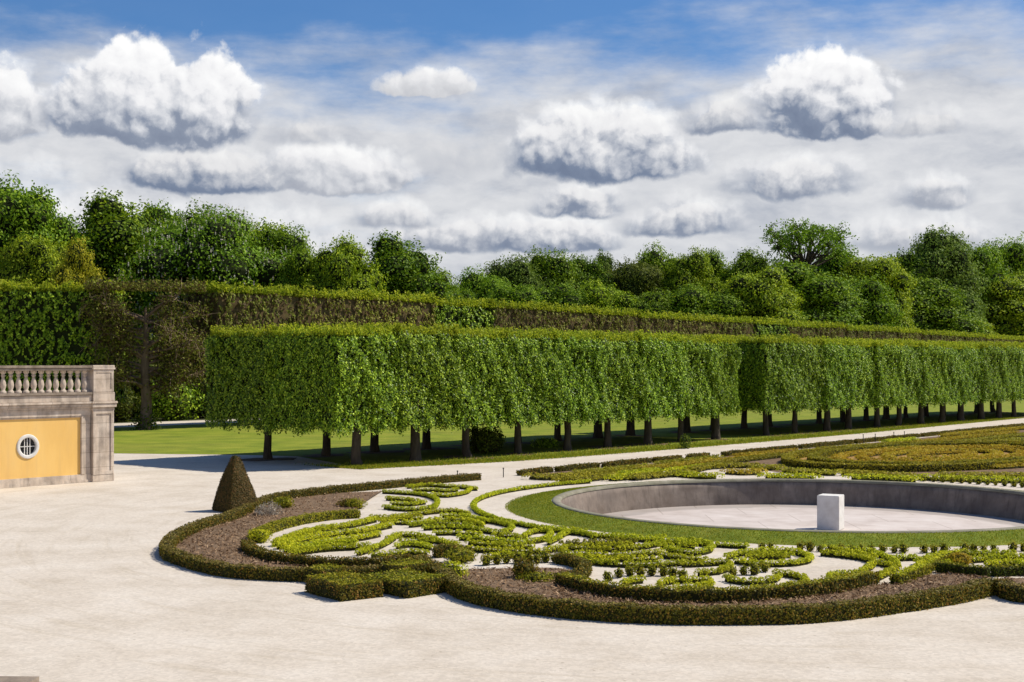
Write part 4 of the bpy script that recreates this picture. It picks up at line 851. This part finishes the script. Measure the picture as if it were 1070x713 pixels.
# ---------------------------------------------------------------- woods behind
def crown_tree(name, H, Wd, mat, seed, lobes=34, nl=1850, L=.345, base=.15, shape=1.0, r_l=(.15, .235)):
    """trunk, limbs and a crown of ragged leaf clumps on a domed envelope; a solid dark lump added in each clump blocks light and darkens its gaps"""
    g = np.random.default_rng(seed); cr = MB(); tk = MB()
    zc = H * (base + (1 - base) * .48); hz = H * (1 - base) * .5; rx = Wd / 2
    ld = []; tries = 0
    while len(ld) < lobes and tries < 4000:
        tries += 1
        d = g.normal(0, 1, 3); d /= np.linalg.norm(d)
        r = Wd * g.uniform(*r_l)
        q = g.uniform(.62, 1.0) if tries % 5 else g.uniform(0, .5)
        e = np.array([d[0] * (rx - r * .8), d[1] * (rx - r * .8), np.sign(d[2]) * abs(d[2]) ** .85 * (hz - r * .6)]) * q
        if d[2] < 0: e[:2] *= 1 + .12 * shape
        c = np.array([0, 0, zc]) + e
        if any(np.linalg.norm(c - c2) < .52 * (r + r2) for c2, r2 in ld): continue
        ld.append((c, r))
    ico = bmesh.new(); bmesh.ops.create_icosphere(ico, subdivisions=2, radius=1); ico.verts.index_update()
    iv = np.array([v.co[:] for v in ico.verts]); iff = np.array([[v.index for v in f.verts] for f in ico.faces]); ico.free()
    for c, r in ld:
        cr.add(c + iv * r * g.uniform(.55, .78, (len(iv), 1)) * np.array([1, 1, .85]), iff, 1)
        n = int(nl * (r / (Wd * .2)) ** 2)
        d = g.normal(0, 1, (n, 3)); d /= np.linalg.norm(d, axis=1)[:, None]
        f1, f2, f3 = g.uniform(4, 8, 3); p = g.uniform(0, 6.28, 3)
        rad = r * (1 + .20 * np.sin(d[:, 0] * f1 + p[0]) * np.sin(d[:, 1] * f2 + p[1]) + .16 * np.sin(d[:, 2] * f3 + d[:, 0] * 3 + p[2])) * g.uniform(.66, 1.04, n)
        s_ = g.random(n) < .05; rad[s_] *= g.uniform(1.05, 1.25, s_.sum())
        P = c + d * rad[:, None] * np.array([1, 1, .85])
        cr.leaves(P, d + g.normal(0, .55, (n, 3)) + np.array([0, 0, .25]), g.uniform(.6, 1.35, n) * L, g.uniform(.7, 1.1, n) * L * .68)
    tk.tube([(0, 0, -.1), (.05, 0, H * .1), (-.1, .1, H * .35), (.1, 0, H * .62), (0, 0, H * .85)], [H * .026, H * .02, H * .017, H * .011, .06], 9)
    for c, r in ld[::2]:
        b = np.array([0, 0, max(H * .2, c[2] - hz * .6)]); m_ = (b + c) / 2 + np.array([0, 0, -.3])
        tk.tube([b, m_, c], [H * .009, H * .006, .05], 5)
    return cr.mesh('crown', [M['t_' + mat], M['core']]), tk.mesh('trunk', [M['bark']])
def tree_obj(name, meshes, px, Y, label, s=(1, 1, 1), rz=None, group=None):
    t = thing(name, label, 'tree', (at(px, Y), Y, 0), 0, group)
    for nm, me in zip(('crown', 'trunk'), meshes):
        o = bpy.data.objects.new(nm, me); col.objects.link(o); o.parent = t; o.scale = s; o.rotation_euler = (0, 0, random.uniform(0, 6.28) if rz is None else rz)
    return t
kinds = {}
def variant(mat, i):
    if (mat, i) not in kinds: kinds[(mat, i)] = crown_tree('t', 20, 14, mat, 100 + len(kinds) * 7, lobes=(44, 36, 40)[i], base=(.10, .14, .08)[i], shape=(1, .3, 1.6)[i])
    return kinds[(mat, i)]
def tree(px, top, Y, wpx, mat, i, label, group=None, name='tree'):
    Yh = PB[1] + d2[1] * ((px - CX) / F * PB[1] - PB[0]) / (d2[0] - (px - CX) / F * d2[1])      # depth of the rear hedge in this direction
    Y = max(Y, Yh + 12 + .25 * (Y - 140)) if px > 100 else Y
    H = 5 + (380 - top) / F * Y; Wm = wpx / F * Y * (1.0 if wpx < 40 else 1.36)
    return tree_obj(name, variant(mat, i), px, Y, label, (Wm / 14, Wm / 14, H / 19.6), group=group)
WG = 'trees of the wood behind the hedges'
TREES = [
 (12, 188, 150, 110, 'mid', 0, 'tall mid green tree cut by the left edge'),
 (-40, 205, 160, 120, 'mid', 1, 'mid green tree beyond the left edge'),
 (40, 240, 140, 70, 'fresh', 1, 'lower fresh green tree in front of the tall left edge tree'),
 (82, 252, 134, 50, 'gold', 2, 'small golden green tree between the left edge tree and the dark one'),
 (118, 197, 168, 122, 'deep', 0, 'big dark rounded tree left of the blossoming chestnut'),
 (165, 212, 175, 80, 'deep', 2, 'dark tree top showing between the big dark tree and the chestnut'),
 (196, 216, 178, 90, 'mid', 0, 'broad green tree filling the gap between the dark tree and the chestnut'),
 (268, 224, 172, 80, 'fresh', 1, 'fresh green tree rising behind the right flank of the chestnut'),
 (335, 262, 185, 90, 'deep', 1, 'broad dark tree behind the dip right of the chestnut'),
 (292, 236, 160, 70, 'mid', 2, 'shoulder tree sloping down right of the blossoming chestnut'),
 (322, 254, 152, 60, 'mid', 1, 'small green tree in the dip right of the chestnut'),
 (358, 248, 150, 72, 'fresh', 2, 'fresh green tree left of the dark round top'),
 (412, 240, 165, 100, 'deep', 0, 'dark round headed tree standing alone above the rear hedge'),
 (448, 276, 170, 64, 'mid', 1, 'low tree sloping away from the dark round headed tree'),
 (474, 296, 180, 50, 'deep', 2, 'lowest dark tree in the notch of the skyline'),
 (505, 282, 215, 60, 'mid', 0, 'first tree of the long right hand wood beside the notch'),
 (536, 268, 225, 64, 'grey', 1, 'greyish tree near the left end of the long wood'),
 (572, 262, 230, 66, 'mid', 2, 'round green tree in the left part of the long wood'),
 (606, 262, 235, 60, 'deep', 0, 'dark tree left of the narrow pointed tree'),
 (631, 256, 240, 36, 'grey', 2, 'narrow pointed tree rising a little from the long wood'),
 (660, 264, 235, 62, 'rust', 1, 'brownish green tree right of the narrow pointed tree'),
 (690, 258, 240, 58, 'mid', 0, 'rounded tree right of the brownish one'),
 (722, 262, 235, 56, 'fresh', 2, 'fresh green tree in the middle of the long wood'),
 (748, 257, 245, 56, 'mid', 1, 'green tree a little left of the lone oak'),
 (782, 260, 240, 58, 'deep', 2, 'dark tree touching the oak from the left'),
 (880, 258, 245, 70, 'mid', 0, 'tree directly right of the lone oak'),
 (915, 262, 220, 66, 'fresh', 1, 'leafy fresh tree in front, right of the lone oak'),
 (945, 262, 250, 60, 'deep', 2, 'dark tree left of the tall greyish tree'),
 (978, 240, 240, 74, 'grey', 0, 'tall greyish feathery tree in the right part of the wood'),
 (1018, 252, 250, 66, 'mid', 1, 'broad green tree right of the greyish one'),
 (1052, 250, 240, 66, 'mid', 2, 'green tree at the right edge of the skyline'),
 (1092, 252, 245, 70, 'deep', 0, 'dark tree beyond the right edge'),
 (1048, 284, 205, 80, 'fresh', 0, 'lower bright tree in front at the right edge'),
 (965, 285, 210, 90, 'deep', 1, 'dark low tree in front of the greyish one'),
 (900, 290, 195, 70, 'mid', 2, 'low round tree in front of the trees right of the oak'),
 (1010, 331, 178, 60, 'fresh', 1, 'small light green tree just topping the rear hedge at the right'),
 (838, 270, 205, 96, 'mid', 1, 'dense tree at the foot of the lone oak'),
 (794, 278, 200, 76, 'fresh', 0, 'low fresh green tree left of the oak foot'),
 (735, 300, 200, 80, 'mid', 0, 'low dense tree in front of the middle of the long wood'),
 (680, 300, 200, 70, 'deep', 1, 'low dark tree in front of the brownish one'),
 (630, 294, 200, 66, 'fresh', 2, 'low green tree below the narrow pointed tree'),
 (585, 296, 200, 70, 'deep', 2, 'low dark tree in front of the left part of the long wood'),
 (535, 298, 195, 66, 'mid', 2, 'low tree at the foot of the greyish tree'),
]
for px, top, Y, wpx, mat, i, l in TREES: tree(px, top, Y, wpx, mat, i, l, WG)
# horse chestnut with blossom
H_ = 5 + (380 - 208) / F * 156; 
ct = crown_tree('c', H_ * 1.0, 19.5, 'oak', 900, lobes=52, nl=1850, base=.06, shape=.5)
c = tree_obj('chestnut_tree', ct, 222, 156, 'broad chestnut speckled with cream blossom candles', rz=0)
mb = MB(); me = ct[0]; co = np.zeros(len(me.vertices) * 3, np.float32); me.vertices.foreach_get('co', co); co = co.reshape(-1, 3)
ctr = co.mean(0); rad_ = np.linalg.norm((co - ctr) / (9.7, 9.7, H_ * .47), axis=1); co = co[rad_ > .82]; sel = co[rng.choice(len(co), 1100, replace=False)]; dv = sel - ctr; dv /= np.linalg.norm(dv, axis=1)[:, None]
for off in np.linspace(0, .34, 3):
    P = sel + dv * .25 + np.array([0, 0, off]); mb.leaves(P, rv(len(P)), .24 - off * .2, .20 - off * .2)
o = mb.build('blossom', M['blossom'], c); o['kind'] = 'stuff'
# open-crowned oak on the skyline
g = np.random.default_rng(11); YO = 232.; HO = 5 + (380 - 213) / F * YO
t = thing('oak_tree', 'tall open crowned oak on the skyline with sky showing between its dark limbs', 'tree', (at(838, YO), YO, 0), 0)
tk = MB(); cr = MB()
tk.tube([(0, 0, -.1), (.1, 0, 3), (-.2, 0, HO * .3), (.1, 0, HO * .55), (-.1, 0, HO * .66)], [.95, .75, .66, .55, .42], 10)
zb = HO * .60; cz = HO * .775; tips = []
cen_ = []
for k in range(26):
    d = g.normal(0, 1, 3); d /= np.linalg.norm(d); d[2] = abs(d[2]) * 1.1 - .35
    q = g.uniform(.55, 1.0) ** .6
    tip = np.array([d[0] * 8.2 * q, d[1] * 6.5 * q, cz + d[2] * (HO * .215) * q])
    if tip[2] < HO * .68 and abs(tip[0]) < 2.5: tip[2] += HO * .1
    if any(np.linalg.norm(tip - c_) < 2.3 for c_ in cen_): continue
    cen_.append(tip)
    for _ in range(3): tips.append(tip + g.normal(0, .75, 3))
tips = np.array(tips)
for i_, tip in enumerate(tips):
    b = np.array([g.normal(0, .25), g.normal(0, .2), zb + g.uniform(-1.2, 2.2)])
    m1 = b + (tip - b) * .35 + np.array([0, 0, .5]) + g.normal(0, .35, 3); m2 = b + (tip - b) * .7 + g.normal(0, .45, 3)
    tk.tube([b, m1, m2, tip], [.24, .17, .10, .04], 6)
    for _ in range(7):
        f = g.uniform(.72, 1); bb = m1 * (1 - f) + tip * f; e = bb + g.normal(0, 1, 3) * np.array([1.0, .9, .65])
        tk.tube([bb, (bb + e) / 2 + g.normal(0, .12, 3), e], [.06, .045, .02], 4)
        n = int(g.uniform(10, 40)); P = e + g.normal(0, 1, (n, 3)) * np.array([.42, .42, .32])
        cr.leaves(P, g.normal(0, 1, (n, 3)) + np.array([0, 0, .4]), g.uniform(.28, .5, n), .26)
tk.build('trunk', M['bark'], t)
cr.build('crown', M['t_oak'], t)
# undergrowth at the wood edge, seen under the hedge
sh = [bush_mesh('shrub', 2.2, 3.4, 2600, lf, .26) for lf in ('dark_leaf', 'lime_leaf', 'dark_leaf')]
SH = ['dark shrub beyond the back path right of the stone pier', 'lit green shrub beside the trunk of the twiggy tree', 'dark shrub behind the trunk of the twiggy tree', 'shrub of the wood edge left of the yew cone tip', 'dark shrub above the yew cone tip', 'green shrub beyond the path behind the corner lime', 'shrub beyond the path right of the corner lime', 'dark shrub deep behind the nearer lime block', 'green shrub deep behind the nearer lime block', 'last shrub behind the nearer lime block', 'shrub behind the gap between the two lime blocks', 'green shrub right of the gap between the blocks', 'dark shrub behind the farther block', 'shrub far behind the farther block']
for i, l in enumerate(SH):
    s = -4 + i * 5.2; p = LB + D * s + N * (9.2 + random.uniform(-.6, 1.2))
    place('wood_shrub', sh[(i + (i > 0)) % 3], p, l, 'shrub', s=random.uniform(.95, 1.25), group='shrubs along the wood edge')
sh2 = [bush_mesh('shrub', 3.4, 6.5, 3600, 'dark_leaf', .34) for _ in range(2)]
for i in range(9):
    s = -12 + i * 8; p = LB + D * s + N * (16 + random.uniform(-1, 1))
    place('tall_shrub', sh2[i % 2], p, ['tall dark thicket bush behind the stone pier', 'tall dark thicket bush behind the lit green shrub', 'tall dark thicket bush left of the yew cone tip', 'tall dark thicket bush right above the cone', 'tall dark thicket bush behind the shaded end of the lime block', 'tall dark thicket bush deep behind the corner lime', 'tall dark thicket bush behind the middle of the block', 'tall dark thicket bush behind the end of the nearer block', 'tall dark thicket bush seen through the gap'][i], 'bush', s=random.uniform(.9, 1.2), group='tall bushes of the thicket')
# dark clipped shrub and small growths under the limes
place('round_shrub', bush_mesh('round_shrub', 1.15, 1.5, 2600, 'dark_leaf', .13), U(508, 474), 'dark low shrub between the trunks near the middle of the nearer lime block', 'shrub')
place('seedling_bush', bush_mesh('seedling_bush', .8, .55, 700, 'lime_leaf', .13, core=False), U(570, 468), 'low green tuft on the sunny lawn under the nearer limes', 'bush')
place('basal_shoots', bush_mesh('basal_shoots', .32, .8, 260, 'dark_leaf', .13, core=False), U(716, 469), 'small green basal shoots at the foot of a lime trunk', 'bush')

# ---------------------------------------------------------------- light, sky, camera
AZ, EL = 17.0, 49.0                                     # sun: degrees from +X towards +Y, elevation
sd = Vector((math.cos(R(AZ)) * math.cos(R(EL)), math.sin(R(AZ)) * math.cos(R(EL)), math.sin(R(EL))))
sun = bpy.data.lights.new('sun', 'SUN'); sun.energy = 4.8; sun.angle = R(.5); sun.color = (1, .93, .80)
so = bpy.data.objects.new('sun', sun); col.objects.link(so); so.rotation_euler = sd.to_track_quat('Z', 'Y').to_euler(); so.location = (0, 0, 60)

w = bpy.data.worlds.new('World'); scene.world = w; w.use_nodes = True; nt = w.node_tree; nt.nodes.clear(); L = nt.links.new
sky = nd(nt, 'ShaderNodeTexSky', sky_type='NISHITA', sun_disc=False, sun_elevation=R(EL), sun_rotation=R(90 - AZ), air_density=1.0, dust_density=.4, ozone_density=2.5)
tc = nd(nt, 'ShaderNodeTexCoord'); sx = nd(nt, 'ShaderNodeSeparateXYZ'); L(tc.outputs['Generated'], sx.inputs[0])
def math_(op, a, b=None, c=None, clamp=False):
    n = nd(nt, 'ShaderNodeMath', operation=op, use_clamp=clamp)
    for i, v in enumerate((a, b, c)):
        if v is None: continue
        if isinstance(v, (int, float)): n.inputs[i].default_value = v
        else: L(v, n.inputs[i])
    return n.outputs[0]
def vmath(op, a, b=None):
    n = nd(nt, 'ShaderNodeVectorMath', operation=op)
    for i, v in enumerate((a, b)):
        if v is None: continue
        if isinstance(v, tuple): n.inputs[i].default_value = v
        else: L(v, n.inputs[i])
    return n
az = math_('ARCTAN2', sx.outputs['X'], sx.outputs['Y'])
el = math_('ARCSINE', sx.outputs['Z'])
cb = nd(nt, 'ShaderNodeCombineXYZ'); L(az, cb.inputs[0]); L(el, cb.inputs[1])
base = cb.outputs[0]
# billowing: warp of the angles
def noise(vec, scale, detail, rough=.55, off=None, stretch=None):
    mp = nd(nt, 'ShaderNodeMapping'); L(vec, mp.inputs[0])
    if off: mp.inputs['Location'].default_value = off
    if stretch: mp.inputs['Scale'].default_value = stretch
    n = nd(nt, 'ShaderNodeTexNoise', ins={'Scale': scale, 'Detail': detail, 'Roughness': rough}); L(mp.outputs[0], n.inputs['Vector']); return n
nA = noise(base, 22, 6, .6)
wv = vmath('MULTIPLY', vmath('SUBTRACT', nA.outputs['Color'], (.5, .5, .5)).outputs[0], (.020, .016, 0)).outputs[0]
warp = vmath('ADD', base, wv).outputs[0]
def billow(vec):
    """rounded puffs in three sizes, a height field"""
    out = None
    for sc_, am in ((24., .55), (52., .32), (115., .13)):
        v = nd(nt, 'ShaderNodeTexVoronoi', voronoi_dimensions='2D', feature='F1', ins={'Scale': sc_}); L(vec, v.inputs['Vector'])
        d2_ = math_('MULTIPLY', v.outputs['Distance'], v.outputs['Distance'])
        t_ = math_('MULTIPLY_ADD', d2_, -1.5 * am, am)
        out = t_ if out is None else math_('ADD', out, t_)
    n = nd(nt, 'ShaderNodeTexNoise', noise_dimensions='2D', ins={'Scale': 70., 'Detail': 5., 'Roughness': .6}); L(vec, n.inputs['Vector'])
    return math_('MULTIPLY_ADD', n.outputs['Fac'], .55, math_('MULTIPLY_ADD', out, .8, -.12))
nb = billow(warp)
nbo = billow(vmath('ADD', warp, (.0035, .0050, 0)).outputs[0])
relief = math_('SUBTRACT', nb, nbo)
# high veil of stratus: dense near the horizon, streaky above
veil_n = noise(base, 5.5, 7, .6, stretch=(1, 3.2, 1)).outputs['Fac']
veil_m = nd(nt, 'ShaderNodeMapRange', interpolation_type='SMOOTHSTEP', ins={'From Min': .265, 'From Max': .14, 'To Min': -.60, 'To Max': .9}); L(el, veil_m.inputs[0])
veil = math_('ADD', math_('MULTIPLY', math_('SUBTRACT', veil_n, .5), 3.0), veil_m.outputs[0])
az_t = nd(nt, 'ShaderNodeMapRange', interpolation_type='SMOOTHSTEP', ins={'From Min': -.12, 'From Max': .16, 'To Min': .0, 'To Max': .30}); L(az, az_t.inputs[0]); veil = math_('ADD', veil, az_t.outputs[0])
veil_c = nd(nt, 'ShaderNodeMapRange', interpolation_type='SMOOTHSTEP', ins={'From Min': -.45, 'From Max': .85, 'To Min': .03, 'To Max': .97}); L(veil, veil_c.inputs[0])
vr = ramp(nt, [(.28, (.52, .55, .62)), (.5, (.75, .76, .79)), (.72, (.90, .90, .91))]); vn2 = noise(warp, 14, 6, .6, stretch=(1, 2.4, 1)); L(vn2.outputs['Fac'], vr.inputs[0])
tint = nd(nt, 'ShaderNodeMix', data_type='RGBA', blend_type='MULTIPLY', ins={0: 1.0}); L(sky.outputs[0], tint.inputs[6]); tint.inputs[7].default_value = (.42, .74, 1.08, 1)
bg_s = nd(nt, 'ShaderNodeBackground', ins={'Strength': .085}); L(tint.outputs[2], bg_s.inputs[0])
colr = vr.outputs[0]; mask = veil_c.outputs[0]
# cumulus: (left, right, base, top in photo pixels, darkness of the base, whiteness, softness)
CL = [
 (-90, 230, 285, 162, .25, 1.0, .3), (150, 420, 290, 205, .5, .97, .3), (380, 560, 262, 216, .75, .95, .22), (495, 660, 262, 220, .9, .97, .18), (640, 780, 246, 198, .85, .95, .22), (840, 1090, 262, 208, .5, .95, .35),
 (350, 480, 236, 200, .5, .95, .3), (925, 1035, 215, 172, .6, .96, .22), (550, 660, 224, 182, .9, .95, .2), (745, 915, 204, 152, .8, .96, .22), (1030, 1200, 225, 170, .3, .9, .4),
 (235, 450, 198, 144, .45, 1.0, .13), (125, 310, 198, 138, .98, .92, .14), (400, 550, 180, 112, .2, .86, .55), (265, 365, 152, 102, .35, .90, .4),
 (-70, 62, 140, 58, .5, 1.03, .12), (44, 292, 147, 36, .85, 1.05, .10), (385, 508, 100, 64, .12, 1.0, .2), (525, 735, 184, 98, .98, 1.0, .14), (700, 815, 138, 95, .8, .93, .22), (780, 948, 141, 46, .95, 1.05, .10), (900, 1020, 142, 106, .4, .93, .28), (1000, 1075, 84, 18, .05, .86, .7),
 (-420, -120, 150, 30, .7, .95, .2), (1150, 1420, 160, 50, .7, .95, .2), (1500, 1900, 190, 70, .6, .95, .25), (-900, -500, 180, 60, .6, .95, .25),
]
for (l, r_, b_, t_, dark, white, soft) in CL:
    a0 = math.atan(((l + r_) / 2 - CX) / F); ra = (math.atan((r_ - CX) / F) - math.atan((l - CX) / F)) / 2
    e0 = math.atan((HY - b_) / F * math.cos(a0)); e1 = math.atan((HY - t_) / F * math.cos(a0)); hh = e1 - e0
    # anchor at a third of the height: flat base below, dome above
    ea = e0 + hh * .16
    q = vmath('MULTIPLY', vmath('SUBTRACT', warp, (a0, ea, 0)).outputs[0], (1 / ra, 1 / (hh * .84), 0)).outputs[0]
    qq = vmath('MAXIMUM', q, vmath('MULTIPLY', q, (-1, -3.4, 0)).outputs[0]).outputs[0]
    ln = vmath('LENGTH', qq).outputs[1]
    f = math_('SUBTRACT', math_('MULTIPLY_ADD', nb, .60, .66), ln)
    mr = nd(nt, 'ShaderNodeMapRange', interpolation_type='SMOOTHSTEP', ins={'From Min': .0, 'From Max': soft * 1.9 + .06}); L(f, mr.inputs[0])
    sp = nd(nt, 'ShaderNodeSeparateXYZ'); L(q, sp.inputs[0])
    h = math_('ADD', sp.outputs[1], math_('MULTIPLY_ADD', relief, 1.0, math_('MULTIPLY_ADD', nb, .40, -.18)))
    h = math_('MULTIPLY_ADD', sp.outputs[0], .10, h)
    d_ = 1 - dark
    lo = (.215 + .54 * d_, .27 + .49 * d_, .385 + .40 * d_); mid = (lo[0] * .45 + white * .48, lo[1] * .45 + white * .485, lo[2] * .45 + white * .50)
    cr_ = ramp(nt, [(.0, (lo[0] * .86, lo[1] * .87, lo[2] * .9)), (.22, lo), (.44, mid), (.66, (white * .92, white * .92, white * .94)), (1., (white * 1.06, white * 1.06, white * 1.06))], 'LINEAR')
    L(math_('MULTIPLY_ADD', h, .72, .26), cr_.inputs[0])
    mx = nd(nt, 'ShaderNodeMix', data_type='RGBA'); L(mr.outputs[0], mx.inputs[0]); L(colr, mx.inputs[6]); L(cr_.outputs[0], mx.inputs[7]); colr = mx.outputs[2]
    mask = math_('MAXIMUM', mask, mr.outputs[0])
bg_c = nd(nt, 'ShaderNodeBackground', ins={'Strength': .80}); L(colr, bg_c.inputs[0])
ms = nd(nt, 'ShaderNodeMixShader'); L(mask, ms.inputs[0]); L(bg_s.outputs[0], ms.inputs[1]); L(bg_c.outputs[0], ms.inputs[2])
wo = nd(nt, 'ShaderNodeOutputWorld'); L(ms.outputs[0], wo.inputs[0])
try: w.cycles.sampling_method = 'MANUAL'; w.cycles.sample_map_resolution = 512
except Exception: pass

cam = bpy.data.cameras.new('camera'); cam.sensor_width = 36; cam.lens = F * 36 / 1070; cam.shift_y = 23.5 / 1070; cam.clip_start = .1; cam.clip_end = 6000
co_ = bpy.data.objects.new('camera', cam); col.objects.link(co_); co_.location = (0, 0, H0); co_.rotation_euler = (R(90), 0, 0)
scene.camera = co_
vs = scene.view_settings; vs.view_transform = 'Standard'; vs.look = 'None'; vs.gamma = 1; vs.use_curve_mapping = False; vs.exposure = 0.18
scene.display_settings.display_device = 'sRGB'
cy = scene.cycles; cy.max_bounces = 6; cy.diffuse_bounces = 3; cy.glossy_bounces = 2; cy.transmission_bounces = 3; cy.transparent_max_bounces = 4
cy.use_denoising = True
